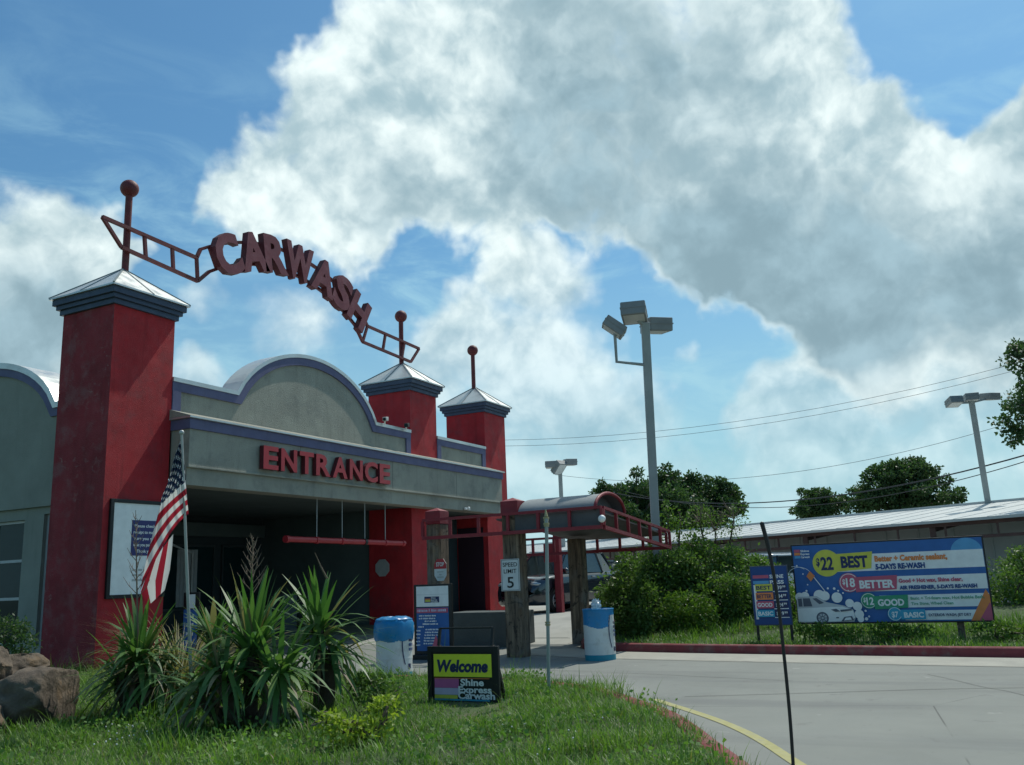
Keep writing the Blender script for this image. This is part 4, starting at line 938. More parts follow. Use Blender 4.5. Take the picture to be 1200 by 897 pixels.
me.polygons.foreach_set('use_smooth', [True]*len(me.polygons)); me.materials.append(fm)
fc2 = bpy.data.objects.new('cloth_fold', me); C.objects.link(fc2); fc2.parent = fl

# ------------------------------------------------------------------ car whip antenna
an = [at(893, 614, 1.55), at(900, 640, 1.545), at(906.5, 672, 1.54), at(913, 716, 1.53), at(919.5, 775, 1.52), at(925.5, 838, 1.51), at(929.5, 897, 1.50), at(932, 960, 1.49)]
ca = thing('car_antenna', 'thin black bent whip antenna on the near car crossing the price signs', 'antenna', an[-1])
def cat_(P, n=6):
    out = []
    for i in range(len(P)-1):
        p0, p1_, p2_, p3 = P[max(0, i-1)], P[i], P[i+1], P[min(len(P)-1, i+2)]
        for k in range(n):
            s = k/n; out.append(.5*((2*p1_)+(-p0+p2_)*s+(2*p0-5*p1_+4*p2_-p3)*s*s+(-p0+3*p1_-3*p2_+p3)*s**3))
    return out+[P[-1]]
b = MB(); b.tube(cat_(an), [.0039-.0010*min(1, k/14) for k in range(43)], M['black'], 10); b.ball(an[0], .0039, M['black'], 2); b.build('whip', parent=ca)
b = MB(); q = an[-1]; b.lathe([(.02, -.06), (.018, -.03), (.009, 0), (.005, .03), (.0, .031)], q, M['black'], 16); b.build('base', parent=ca)
# ------------------------------------------------------------------ vehicles
def paint(name, c, metal=.3):
    m = plain(name, c, .18, metal, .7); m.node_tree.nodes['Principled BSDF'].inputs['Coat Weight'].default_value = 1.0; m.node_tree.nodes['Principled BSDF'].inputs['Coat Roughness'].default_value = .06; return m
M['navycar'] = paint('dark_teal_car_paint', (.012, .022, .032)); M['blackcar'] = paint('black_car_paint', (.010, .012, .014)); M['whitecar'] = paint('white_car_paint', (.62, .64, .64), 0)
M['lens'] = plain('headlight_lens', (.42, .46, .48), .12, .4, .8); M['rim'] = plain('alloy_rim', (.40, .42, .43), .3, .6); M['tail'] = plain('tail_lamp', (.25, .01, .015), .2)
M['carglass'] = plain('car_glass', (.06, .085, .09), .06, .55, .9)
def car(name, label, loc, rz, pm, H=1.70, L=4.6, Wd=1.84):
    t = thing(name, label, 'car', loc, rz=rz); hx = L/2; w = Wd/2; q = H/1.70
    st = [(hx, .55, .36, .62), (hx-.05, .80, .27, .78), (hx-.22, .92, .24, .92), (hx-.7, .985, .23, 1.00), (hx-1.25, 1.0, .23, 1.07), (.2, 1.0, .24, 1.10), (-1.2, 1.0, .24, 1.12), (-hx+.5, .99, .26, 1.12), (-hx+.12, .93, .30, 1.10), (-hx, .78, .42, .98)]
    b = MB(); vs = []; n = None
    for x, k, zb, zt in st:
        ww = w*k; zt *= q; half = [(0, zb), (ww*.86, zb), (ww*.97, zb+.10), (ww, zb+.34), (ww*.985, zt-.16), (ww*.93, zt-.04), (ww*.72, zt+.0), (ww*.35, zt+.025), (0, zt+.03)]
        ring = [(x, y, z) for y, z in half]+[(x, -y, z) for y, z in half[-2:0:-1]]; n = len(ring); vs += ring
    m = len(st); b.add(vs, [(i*n+k, i*n+(k+1) % n, (i+1)*n+(k+1) % n, (i+1)*n+k) for i in range(m-1) for k in range(n)]+[tuple(range(n))[::-1], tuple((m-1)*n+k for k in range(n))], pm, True)
    b.build('body', parent=t, loc=LOCAL)
    # cabin: glass house, roof, pillars
    zb_, zr = 1.07*q, H; lo = [(hx-1.12, w*.90), (.2, w*.95), (-1.2, w*.95), (-hx+.35, w*.86)]; hi = [(hx-1.75, w*.74), (.0, w*.76), (-1.1, w*.76), (-hx+.75, w*.68)]
    b = MB(); vl = [(x, y, zb_) for x, y in lo]+[(x, -y, zb_) for x, y in lo[::-1]]; vh = [(x, y, zr-.06) for x, y in hi]+[(x, -y, zr-.06) for x, y in hi[::-1]]
    b.add(vl+vh, [(i, (i+1) % 8, 8+(i+1) % 8, 8+i) for i in range(8)], M['carglass']); b.build('window_glass', parent=t, loc=LOCAL)
    b = MB(); r2 = [(x*1.0+(.03 if i == 0 else -.03 if i == 3 else 0), y+.02) for i, (x, y) in enumerate(hi)]
    a0 = [(x, y, zr-.075) for x, y in r2]+[(x, -y, zr-.075) for x, y in r2[::-1]]; a1 = [(x*.97-.01, y*.9, zr-.01) for x, y in r2]+[(x*.97-.01, -y*.9, zr-.01) for x, y in r2[::-1]]
    b.add(a0+a1, [(i, (i+1) % 8, 8+(i+1) % 8, 8+i) for i in range(8)]+[tuple(range(8, 16)), tuple(range(8))[::-1]], pm, True)
    for s in (1, -1):
        for i in range(4): b.bar((lo[i][0], s*lo[i][1]*1.005, zb_-.02), (hi[i][0], s*(hi[i][1]+.01), zr-.07), .07 if i in (0, 3) else .06, .05, pm if i != 1 else M['black'])
        b.bar((1.0-.1*1, s*w*.52, zr+.02), (-1.5, s*w*.55, zr+.02), .03, .03, M['lightgrey'])
    b.build('roof', parent=t, loc=LOCAL)
    for s in (1, -1):
        d = MB(); d.ball((hx-.26, s*w*.70, .80*q), .2, M['lens'], 3, (.95, .95, .42)); d.build('headlight', parent=t, loc=LOCAL)
        d = MB(); d.lathe([(.001, .0), (.06, .0), (.075, -.02), (.075, -.06)], (0, 0, 0), M['lens'], 18)
        d.v = [(hx-.05+v[2]-.02, s*w*.68+v[0], .50+v[1]) for v in d.v]; d.build('fog_light', parent=t, loc=LOCAL)
        d = MB(); d.ball((hx-1.25, s*(w+.12), 1.14*q), .12, pm, 2, (.6, 1.0, .75)); d.bar((hx-1.25, s*w*.9, 1.08*q), (hx-1.25, s*(w+.05), 1.12*q), .06, .05, M['black']); d.build('side_mirror', parent=t, loc=LOCAL)
        d = MB(); d.box((-hx+.0, s*w*.78-.12, .92*q), (-hx+.12, s*w*.78+.12, 1.08*q), M['tail'], .03); d.build('tail_light', parent=t, loc=LOCAL)
        for xx in (.45, -.62):
            d = MB(); d.box((xx-.09, s*w*.995-.012, .93*q), (xx+.09, s*w*.995+.02, .965*q), M['lightgrey'], .006); d.build('door_handle', parent=t, loc=LOCAL)
        for xx in (hx-.93, -hx+.95):
            wl = MB(); prof = [(.20, -.11), (.33, -.11), (.355, -.08), (.36, 0), (.355, .08), (.33, .11), (.22, .11)]
            tmp = MB(); tmp.lathe(prof, (0, 0, 0), M['rubber'], 36); tmp.v = [(xx+v[0], s*(w-.10)+v[2]*1.0, .36+v[1]) for v in tmp.v]; wo = tmp.build('wheel', parent=t, loc=LOCAL)
            ar = MB(); ar.lathe([(.001, 0), (.40, 0)], (0, 0, 0), M['black'], 30); ar.v = [(xx+v[0], s*(w+.004)+v[2], .40+v[1]) for v in ar.v]; ar.build('wheel_arch', parent=t, loc=LOCAL)
            rm_ = MB(); rm_.lathe([(.24, 0), (.215, .012), (.20, 0), (.0801, -.0), (.07, .02), (.001, .02)][0:3], (0, 0, 0), M['rim'], 30); rm_.lathe([(.07, .02), (.001, .025)], (0, 0, 0), M['rim'], 16)
            for k in range(7):
                a = 2*math.pi*k/7
                for e in (-.09, .09): rm_.bar((.05*math.cos(a+e), .05*math.sin(a+e), .012), (.215*math.cos(a+e*1.6), .215*math.sin(a+e*1.6), .006), .028, .02, M['rim'])
            rm_.v = [(xx+v[0], s*(w+.015+v[2]*1.0), .36+v[1]) for v in rm_.v]; rm_.build('rim', parent=wo, loc=LOCAL)
    g = MB(); 
    for k in range(4): g.box((hx-.10, -w*.42, .56+.075*k), (hx+.012-.02*k, w*.42, .60+.075*k), M['lightgrey'] if k in (0, 3) else M['black'], .008)
    g.box((hx-.1, -w*.6, .36), (hx-.005, w*.6, .50), M['black'], .02); g.build('grille', parent=t, loc=LOCAL)
    return t
# first vehicle: front wheel seen at this spot of the lane
fwp = onz(652, 719, .44)
ca_, sa_ = math.cos(R(167)), math.sin(R(167))
car('suv', 'dark suv with headlights facing the canopy, waiting behind the red steel post', (fwp.x-(1.37*ca_-.86*sa_), fwp.y-(1.37*sa_+.86*ca_), .462), R(167), M['navycar'], 1.86)
q2 = at(712, 700, 33.0)
car('parked_car', 'black car with a bright mirror half hidden by the hedge behind the dark suv', (q2.x, q2.y, .462), R(172), M['blackcar'], 1.55, 4.5, 1.8)
q3 = at(893, 690, 26.2)
car('parked_car', 'white car mostly hidden behind the hedge and the pass sign', (q3.x, q3.y, .462), R(150), M['whitecar'], 1.48, 4.4, 1.78)

# ------------------------------------------------------------------ carport
def near(px, py, z): return onz(px, py, z)
n1 = near(1200, 602, 2.70); n2 = near(900, 626, 2.70); dd = Vector((n2.x-n1.x, n2.y-n1.y, 0)).normalized(); pd = Vector((dd.y, -dd.x, 0))      # pd points away from the road
c0 = Vector((n1.x, n1.y, 0))-dd*9; Lc = 62
cpt = thing('carport', 'long white roofed carport on brown steel frames behind the billboard', 'carport', (n1.x, n1.y, .45))
def cpx(s, t, z): p = c0+dd*s+pd*t; return (p.x, p.y, z)
M['croof'] = mat('white_roof_sheet', (.50, .53, .52), .5, .08, .5, .05, 8, streak=.15); M['cbeam'] = mat('brown_steel', (.10, .055, .05), .6, .2, 3); M['cwall'] = mat('grey_fence_sheet', (.46, .48, .46), .8, .1, 1)
b = MB(); b.add([cpx(0, 0, 2.70), cpx(Lc, 0, 2.70), cpx(Lc, 6.2, 3.44), cpx(0, 6.2, 3.44), cpx(0, 0, 2.62), cpx(Lc, 0, 2.62), cpx(Lc, 6.2, 3.36), cpx(0, 6.2, 3.36)], [(0, 1, 2, 3), (7, 6, 5, 4), (0, 4, 5, 1), (1, 5, 6, 2), (2, 6, 7, 3), (3, 7, 4, 0)], M['croof'])
for s in np.arange(1.0, Lc, 1.0): b.bar(cpx(s, .0, 2.705), cpx(s, 6.2, 3.445), .03, .012, M['croof'])
b.bar(cpx(-.02, 6.2, 3.46), cpx(Lc, 6.2, 3.46), .22, .10, M['croof']); b.build('roof', parent=cpt)
b = MB(); b.bar(cpx(0, .25, 2.58), cpx(Lc, .25, 2.58), .10, .12, M['cbeam']); b.bar(cpx(0, .25, 2.18), cpx(Lc, .25, 2.18), .09, .09, M['cbeam'])
for s in np.arange(.6, Lc, 1.55): b.bar(cpx(s, .25, 2.23), cpx(s, .25, 2.52), .06, .06, M['cbeam'])
b.build('beam', parent=cpt)
for s in np.arange(2.6, Lc, 4.65):
    b = MB(); b.bar(cpx(s, .33, .3), cpx(s, .33, 2.52), .16, .16, M['cbeam']); b.bar(cpx(s, .3, 2.45), cpx(s, 5.9, 3.24), .10, .14, M['cbeam']); b.build('post', parent=cpt)
b = MB(); b.bar(cpx(0, 2.4, 1.65), cpx(Lc, 2.4, 1.65), .06, 2.6, M['cwall'])
for s in np.arange(.5, Lc, 1.2): b.bar(cpx(s, 2.35, .4), cpx(s, 2.35, 2.9), .05, .05, M['cwall'])
b.build('rear_wall', parent=cpt)

# ------------------------------------------------------------------ lamp posts
def lamp_head(b, c, az, tilt, s, m):
    """shoebox floodlight"""
    Mx = Matrix.Translation(c) @ Matrix.Rotation(az, 4, 'Z') @ Matrix.Rotation(tilt, 4, 'Y')
    b.box((-.36*s, -.30*s, -.17*s), (.36*s, .30*s, .17*s), m, .03*s, Mx)
    b.box((-.37*s, -.31*s, .0), (.37*s, .31*s, .03*s), m, 0, Mx)
    return Mx
def lamp(label, pb, pt, heads, s=1.0, w=.2):
    """heads: (px, py, d-depth, azimuth, tilt)"""
    t = thing('lamp_post', label, 'lamp post', (pb.x, pb.y, terr(pb.x, pb.y)), 'floodlight poles of the car wash lot')
    u = (pt-pb).normalized(); foot = pb-u*((pb.z-.3)/u.z); b = MB(); b.bar(foot, pt, w, w, M['polegrey'], bevel=.02); b.build('pole', parent=t)
    for (px, py, dd_, az, tl_, elbow) in heads:
        hs_ = s*(.78 if elbow else 1)
        D = (pt-Vector((0, 0, EYE))).dot(fw)+dd_; c = at(px, py, D); b = MB(); Mx = lamp_head(b, c, az, tl_, hs_, M['lamphead']); h = b.build('lamp_head', parent=t)
        g = MB(); g.box((-.3*hs_, -.25*hs_, -.175*hs_), (.3*hs_, .25*hs_, -.171*hs_), M['signwhite'], 0, Mx); g.build('glass', parent=h)
        a = MB()
        if elbow: e0 = pt-u*elbow; e1 = Vector((c.x, c.y, e0.z+.02)); a.tube([e0, e1, c-Z*.1*s], .04*s, M['polegrey'], 8)
        else: a.bar(pt-u*.12, c-Z*.05, .09*s, .09*s, M['polegrey'])
        a.build('arm', parent=h)
    return t
lamp('tall grey lamp post with three box heads standing behind the red canopy', at(768, 612, 22), at(756, 378, 22), [(743, 367, -.15, R(15), R(6), 0), (769, 382, .55, R(40), R(-8), 0), (720, 384, -.2, R(-66), R(38), 1.05)], 1.0, .2)
lamp('distant small lamp post with two heads above the canopy roof', at(658, 590, 45), at(656, 546, 45), [(646, 545, 0, R(20), 0, 0), (668, 542, .2, R(40), R(-4), 0), (655, 548, -.2, R(70), R(45), 0)], .95, .2)
lamp('lamp post with three heads in a row beyond the carport at right', at(1158, 590, 31), at(1138, 468, 31), [(1118, 471, -.2, R(25), R(12), 0), (1138, 466, .0, R(10), R(0), 0), (1160, 465, .2, R(40), R(-8), 0)], .72, .19)

# ------------------------------------------------------------------ overhead wires
M['wire'] = plain('wire', (.03, .035, .04), .6)
def wire(label, a, b_, sag, r, ext=1.2):
    d = b_-a; a2 = a-d*ext; b2 = b_+d*ext; P = []
    def gz(u): return sag*(4*(u-.5)**2-1)
    N = 40
    for k in range(N+1):
        u = -ext+(1+2*ext)*k/N; p = a+d*u; P.append((p.x, p.y, p.z+gz(min(max(u, -ext), 1+ext))))
    b = MB(); b.tube(P, r, M['wire'], 6); return tag(b.build('power_line', loc=tuple(a)), label, 'power line', 'overhead wires across the sky')
wire('uppermost thin overhead wire rising towards the right lamp post', at(590, 516, 62), at(1180, 429, 52), 1.0, .012)
wire('second thin overhead wire close under the uppermost one', at(590, 523, 62), at(1180, 437, 52), 1.0, .012)
wire('faint thin overhead wire passing midway between lamp heads and tree tops', at(830, 563, 60), at(1150, 506, 52), .5, .013, .7)
wire('thick dark cable crossing in front of the two right trees', at(868, 590, 40), at(1200, 534, 30), .35, .026, .8)
wire('thinner cable hanging just under the thick dark cable', at(868, 595, 40.5), at(1200, 541.5, 30.5), .45, .016, .8)
# ------------------------------------------------------------------ plants
def blades(P, az, e0, L, w, bend, rows=5, fold=0.0):
    """arching strap leaves: P roots, az heading, e0 first elevation (rad), bend total droop (rad)"""
    N = len(P); s = np.linspace(0, 1, rows); V = np.zeros((N, rows*2, 3)); p = P.copy()
    side = np.stack([-np.sin(az), np.cos(az), np.zeros(N)], 1); h = np.stack([np.cos(az), np.sin(az), np.zeros(N)], 1)
    for k in range(rows):
        prof = np.interp(s[k], [0, .25, .6, 1], [.55, 1, .8, .04]); q = side*(w*prof/2)[:, None]
        V[:, 2*k] = p-q; V[:, 2*k+1] = p+q
        e = e0-bend*(s[k]+.5/(rows-1)); p = p+(h*np.cos(e)[:, None]+np.array([0, 0, 1])*np.sin(e)[:, None])*(L/(rows-1))[:, None]
    return V
def blade_faces(rows): return [(2*k, 2*k+1, 2*k+3, 2*k+2) for k in range(rows-1)]
M['yucca'] = leafmat('yucca_leaf', (.045, .135, .034), (.165, .28, .085), .34, .45, (.26, .22, .12), .07, .25)
M['skirt'] = leafmat('dry_yucca_leaf', (.045, .085, .04), (.12, .15, .075), .2, .6, (.20, .15, .10), .3, .2)
M['stalk'] = mat('dead_stalk', (.20, .15, .11), .9, .25, 6)
M['bark'] = mat('tree_bark', (.085, .065, .05), .95, .3, 6, .6, 20)
def yucca(label, base, heads, skirt=True, stalks=()):
    t = thing('yucca', label, 'yucca plant', base, 'spiky yuccas in the island bed'); tr = MB(); Vs = []; Sk = []
    for (c, n, L, up) in heads:
        c = np.array(c); 
        tr.tube([(base[0]+(c[0]-base[0])*.3, base[1]+(c[1]-base[1])*.3, base[2]-.05), tuple(c-np.array([0, 0, .15])), tuple(c)], [.09, .07, .05], M['bark'], 10)
        k = rng.random(n)
        e0 = np.where(k < up, rng.uniform(R(50), R(88), n), rng.uniform(R(-25), R(60), n)); az = rng.uniform(0, 2*math.pi, n)
        Ln = L*(.75+.4*rng.random(n)); bend = np.where(k < up, rng.uniform(.1, .7, n), rng.uniform(.45, 1.6, n))
        P = c+np.stack([np.cos(az)*.05, np.sin(az)*.05, rng.uniform(-.16, .06, n)], 1)
        Vs.append(blades(P, az, e0, Ln, rng.uniform(.050, .080, n), bend, 7))
        m = int(n*.28); az = rng.uniform(0, 2*math.pi, m); P = c+np.stack([np.cos(az)*.07, np.sin(az)*.07, rng.uniform(-.38, -.12, m)], 1)
        Sk.append(blades(P, az, rng.uniform(R(-50), R(10), m), L*(.6+.45*rng.random(m)), rng.uniform(.03, .05, m), rng.uniform(.4, 1.1, m), 6))
    tr.build('trunk', parent=t)
    quads_mesh('leaf_rosette', np.concatenate(Vs), 14, [M['yucca']], t, faces_per=blade_faces(7))
    quads_mesh('dead_leaf_skirt', np.concatenate(Sk), 12, [M['skirt']], t, faces_per=blade_faces(6))
    for (a, b_, br) in stalks:
        s = MB(); a = Vector(a); b_ = Vector(b_); mid = a.lerp(b_, .5)+Vector((.01, .015, 0)); s.tube([a, mid, b_], [.012, .009, .003], M['stalk'], 7)
        for k in range(br):
            u = .36+.6*k/br; p = a.lerp(b_, u); ang = k*2.4; l = .30*(1-u)+.06; d = Vector((math.cos(ang), math.sin(ang), 1.1)).normalized()
            s.tube([p, p+d*l*.6, p+d*l+Z*.03], [.005, .004, .002], M['stalk'], 5)
            s.tube([p+d*l*.5, p+d*l*.7+Vector((math.sin(ang), .3, .4))*.06], [.003, .0015], M['stalk'], 5)
        s.build('flower_stalk', parent=t)
    return t
def A(px, py, D): return tuple(at(px, py, D))
yb = A(290, 866, 9.5); yucca('large spreading yucca in the middle of the island clump with a dead branched stalk', (yb[0], yb[1], .14),
      [(A(296, 755, 9.5), 105, .80, .34), (A(262, 782, 9.2), 55, .70, .10), (A(328, 785, 9.2), 60, .74, .08), (A(238, 800, 9.4), 45, .62, .12)], stalks=[(A(296, 735, 9.6), A(296, 628, 9.6), 26)])
yb = A(378, 848, 10.1); yucca('tall yucca with long drooping leaves at the right of the clump next to the drum', (yb[0], yb[1], .14),
      [(A(374, 735, 10.1), 80, .76, .30), (A(388, 762, 10.0), 40, .76, .04)], stalks=[(A(383, 678, 10.1), A(369, 648, 10.0), 0)])
yb = A(163, 852, 10.5); yucca('smaller yucca at the left of the clump beside the boulders with a bare thin stalk', (yb[0], yb[1], .14),
      [(A(163, 765, 10.5), 105, .66, .30), (A(182, 790, 10.4), 50, .62, .1), (A(143, 792, 10.5), 50, .6, .1)], stalks=[(A(162, 760, 10.5), A(159, 598, 10.5), 20)])
yb = A(250, 800, 10.9); yucca('small upright pale yucca behind the big yucca beside the flagpole', (yb[0], yb[1], .14), [(A(250, 742, 10.9), 36, .5, .7)])
# dry ornamental grass
M['drygrass'] = leafmat('dry_grass', (.23, .20, .10), (.42, .38, .22), .35, .7)
gb = np.array(A(212, 805, 11.2)); n = 900; az = rng.uniform(0, 2*math.pi, n)
og = thing('ornamental_grass', 'straw coloured arching grass clump behind the small left yucca', 'grass clump', (gb[0], gb[1], .13))
P = np.array([gb[0], gb[1], .12])+np.stack([np.cos(az)*rng.random(n)*.2, np.sin(az)*rng.random(n)*.2, np.zeros(n)], 1)
quads_mesh('blades', blades(P, az, rng.uniform(R(55), R(88), n), rng.uniform(1.1, 1.75, n), rng.uniform(.010, .016, n), rng.uniform(1.0, 2.3, n), 7), 14, [M['drygrass']], og, faces_per=blade_faces(7))

# grass of the island and of the bank
M['grass'] = leafmat('grass_blade', (.06, .15, .022), (.19, .32, .06), .42, .5, (.26, .24, .10), .03, .5)
from mathutils import noise as mnoise
def inside(poly, x, y):
    c = np.zeros(len(x), bool); n = len(poly)
    for i in range(n):
        x1, y1 = poly[i]; x2, y2 = poly[(i+1) % n]
        if y1 == y2: continue
        c ^= ((y1 > y) != (y2 > y)) & (x < (x2-x1)*(y-y1)/(y2-y1)+x1)
    return c
def vnoise(x, y, s): return (np.sin(x*s+1.3*np.sin(y*s*.7))+np.sin(y*s*1.3+1.7*np.sin(x*s*.6+2))+np.sin((x+y)*s*2.1+1))/3
gp = [((p[0]+.22 if p[1] > 2.7 else p[0]+.10 if p[1] > 2.1 else p[0]-.08), p[1]) for p in ISL[3:]]+[(11.7, 16.0), (2, 16), (-2, 8)]
N = 300000; x = rng.uniform(-1, 12.3, N); y = rng.uniform(.8, 15.8, N); k = inside(gp, x, y)
# only what could be seen from around the car
k &= (x*math.cos(YAW)+y*math.sin(YAW) > 4.5)
dens_ = .7+.45*vnoise(x, y, 2.3); k &= rng.random(N) < np.clip(dens_, .25, 1)
x, y = x[k], y[k]; n = len(x); nn = vnoise(x+5, y, 1.7)
h = np.clip(.165+.08*nn+.05*vnoise(x, y+3, 4.1), .05, .34)*rng.uniform(.6, 1.35, n); h *= np.where(((x-9.1)**2/.8+(y-5.7)**2/.55 < 1), .5, 1.0)
tall = rng.random(n) < np.where(x+.55*y > 13.6, .06, .015); h = np.where(tall, h*2.1, h)
zz = np.array([isl_z(a, b_) for a, b_ in zip(x, y)])-.01
def grass(name, x, y, z, h, w0):
    n = len(x); az = rng.uniform(0, 2*math.pi, n)
    V = blades(np.stack([x, y, z], 1), az, rng.uniform(R(45), R(88), n), h, rng.uniform(.7, 1.3, n)*w0, rng.uniform(.2, 1.4, n), 4)
    return quads_mesh(name, V, 8, [M['grass']], faces_per=blade_faces(4), kind='stuff')
h = h*np.clip(.75+.7*vnoise(x*1.3+2, y*1.1, 3.3), .4, 1.5); o = grass('grass', x, y, zz, h, .0085); o['label'] = 'lush green grass covering the kerbed island in front'; o['category'] = 'grass'
N = 60000; xc = rng.uniform(0, 12, N); yc = rng.uniform(1.2, 14, N); kc = inside(gp, xc, yc) & (xc*math.cos(YAW)+yc*math.sin(YAW) > 4.5) & (vnoise(xc*1.1, yc*1.2+4, 1.9) > .12+.4*rng.random(N))
kc &= ~(((xc-9.0)**2/1.0+(yc-5.7)**2/.6) < 1); xc, yc = xc[kc], yc[kc]; zc = np.array([isl_z(a, b_) for a, b_ in zip(xc, yc)])+rng.uniform(.01, .17, len(xc))
M['clover'] = leafmat('clover_leaf', (.07, .17, .035), (.22, .36, .09), .4, .55, patch=.6)
o = quads_mesh('clover', leaf_cards(np.stack([xc, yc, zc], 1), .042, .05, None, .75), 4, [M['clover']], faces_per=LEAFQ, kind='stuff'); o['label'] = 'low clover and broad leaved weeds in patches of the island grass'; o['category'] = 'clover'
N = 60000; x = rng.uniform(16.6, 21.5, N); y = rng.uniform(-8, 8.4, N); kx = np.interp(y, [p[1] for p in KL], [p[0] for p in KL]); k = x > kx+.26
dn = .5+.55*vnoise(x, y, 1.9); k &= rng.random(N) < np.clip(dn, .05, 1); x, y = x[k], y[k]
o = grass('grass', x, y, np.array([terr(a, b_)+.09 for a, b_ in zip(x, y)]), np.clip(.18+.12*vnoise(x, y, 1.3), .06, .36)*rng.uniform(.5, 1.5, len(x)), .013); o['label'] = 'patchy grass on the bank behind the long red kerb'; o['category'] = 'grass'

# leafy bushes and weeds
M['hedge'] = leafmat('hedge_leaf', (.065, .14, .038), (.17, .26, .065), .42, .5, patch=.5)
M['hedge2'] = leafmat('bright_shrub_leaf', (.07, .15, .02), (.17, .27, .045), .35, .5, patch=.4)
M['treeleaf'] = leafmat('tree_leaf', (.040, .088, .036), (.088, .15, .055), .38, .5, patch=.5)
M['treeleaf2'] = leafmat('darker_tree_leaf', (.038, .085, .036), (.09, .15, .055), .40, .5, patch=.5)
def bush(name, label, cat, base, blobs, n, size, m, group=None, sticks=0, droop=.2, jag=.0):
    t = thing(name, label, cat, base, group); bl = []
    for (c, r_) in blobs:
        bl.append((c, r_)); c = np.array(c); r3 = np.broadcast_to(np.array(r_, float), (3,))
        for k in range(7):                     # smaller tufts over each mound make the outline uneven
            d = unit(rng.normal(size=3)+np.array([0, 0, .35])); bl.append((c+d*r3*rng.uniform(.7, 1.08), r3*rng.uniform(.22, .42)))
    P, d = clump_points(bl, n, .5); zmin = base[2]-.02; k = P[:, 2] > zmin; P, d = P[k], d[k]
    quads_mesh('foliage', leaf_cards(P, size, droop, d), 4, [m], t, faces_per=LEAFQ)
    b = MB()
    for (c, r_) in blobs:
        c = Vector(c); b.tube([(base[0], base[1], base[2]-.05), Vector(base).lerp(c, .5)+Vector((.05, -.04, .05)), c], [.05, .035, .015], M['bark'], 7)
    for k in range(sticks):
        c, r_ = blobs[k % len(blobs)]; r3 = np.broadcast_to(np.array(r_, float), (3,)); d = unit(rng.normal(size=3)+np.array([0, 0, 1.2])); p = np.array(c)
        q = p+d*r3*rng.uniform(.9, 1.5); b.tube([tuple(p), tuple((p+q)/2+rng.normal(size=3)*.04), tuple(q)], [.012, .009, .004], M['stalk'], 5)
    b.build('stem', parent=t); return t
def G(px, py, D):
    p = at(px, py, D); return (p.x, p.y, terr(p.x, p.y)+.05)
gh = 'bushes on the bank between canopy and billboard'
bush('bush', 'dense dark bush right beside the red canopy behind the uncovered drum', 'bush', G(742, 735, 21.5), [(A(748, 692, 21.6), (.75, .85, .8)), (A(772, 680, 22.2), (.9, .9, .8)), (A(755, 718, 20.8), (.75, .75, .5)), (A(730, 722, 21.6), (.5, .5, .42))], 24000, .085, M['hedge'], gh, 10)
bush('bush', 'broad tangled bush to the left of the pass sign', 'bush', G(845, 735, 22), [(A(828, 676, 22.4), (.9, .9, .72)), (A(865, 682, 22.0), (.75, .8, .75)), (A(845, 705, 21.2), (.8, .8, .65)), (A(880, 705, 21.6), (.5, .6, .6)), (A(800, 700, 22.2), (.7, .7, .7)), (A(885, 672, 22.6), (.5, .5, .4))], 24000, .085, M['hedge'], gh, 18)
bush('bush', 'small bright yellow green shrub low in front of the dark bushes', 'bush', G(808, 742, 20.3), [(A(806, 712, 20.3), (.48, .48, .30)), (A(822, 722, 20.2), (.42, .42, .3)), (A(798, 728, 20.3), (.4, .4, .28))], 3200, .075, M['hedge2'], gh)
bush('bush', 'round leafy bush at the right edge beyond the billboard end', 'bush', G(1190, 735, 20.5), [(A(1192, 690, 20.6), (.7, .75, .7)), (A(1180, 715, 20.3), (.55, .55, .5)), (A(1225, 700, 20.6), (.7, .7, .75)), (A(1200, 664, 21), (.5, .5, .4))], 7000, .085, M['hedge'], gh, 6)
bush('bush', 'low light green bush filling the gap behind pass sign and billboard', 'bush', G(930, 735, 20.8), [(A(928, 702, 20.8), (.45, .45, .42)), (A(915, 722, 20.6), (.4, .4, .3)), (A(948, 722, 21), (.5, .5, .3))], 2500, .08, M['hedge2'], gh)
bush('bush', 'medium dark bush behind the pass sign filling the space towards the billboard', 'bush', G(895, 735, 23), [(A(898, 690, 23), (.7, .7, .6)), (A(912, 705, 22.6), (.6, .6, .5))], 6000, .085, M['hedge'], gh, 8)
for px_, lab in ((960, 'weedy tuft hiding the left foot of the billboard'), (1040, 'weedy tuft growing under the middle of the billboard'), (1165, 'weedy tuft by the right lower corner of the billboard')):
    d_ = ray(px_, 738); q_ = d_*(18.72/d_.x); bush('weed', lab, 'weed', (q_.x, q_.y, .14), [((q_.x, q_.y, .27), (.2, .42, .17)), ((q_.x-.05, q_.y-.45, .24), (.2, .35, .14))], 1000, .07, M['hedge2'], 'weeds along the billboard', 4)
bush('weed', 'tall upright leafy weed rising above the bushes by the big lamp post', 'weed', G(785, 735, 22.2), [(A(783, 606, 22.2), (.16, .16, .36)), (A(797, 618, 22.2), (.22, .22, .36)), (A(770, 632, 22.2), (.3, .3, .4)), (A(812, 640, 22.3), (.3, .3, .3))], 900, .085, M['hedge2'], None, 6)
bush('weed', 'wispy half bare shrub with thin twigs over the bushes left of the antenna tip', 'weed', G(840, 735, 22.8), [(A(838, 622, 22.8), (.55, .55, .5)), (A(860, 608, 22.8), (.35, .35, .4)), (A(820, 612, 22.8), (.35, .35, .4))], 900, .07, M['hedge'], None, 46)
bush('bush', 'dark shrub under the left wing windows behind the boulders', 'bush', (A(12, 760, 13.2)[0], A(12, 760, 13.2)[1], .12), [(A(4, 745, 13.2), (.34, .34, .28)), (A(26, 755, 13.3), (.22, .22, .18)), (A(-20, 745, 13.2), (.36, .36, .3))], 2600, .055, M['treeleaf2'])
M['weedleaf'] = leafmat('yellow_green_weed_leaf', (.20, .30, .03), (.42, .50, .08), .45, .5, patch=.2)
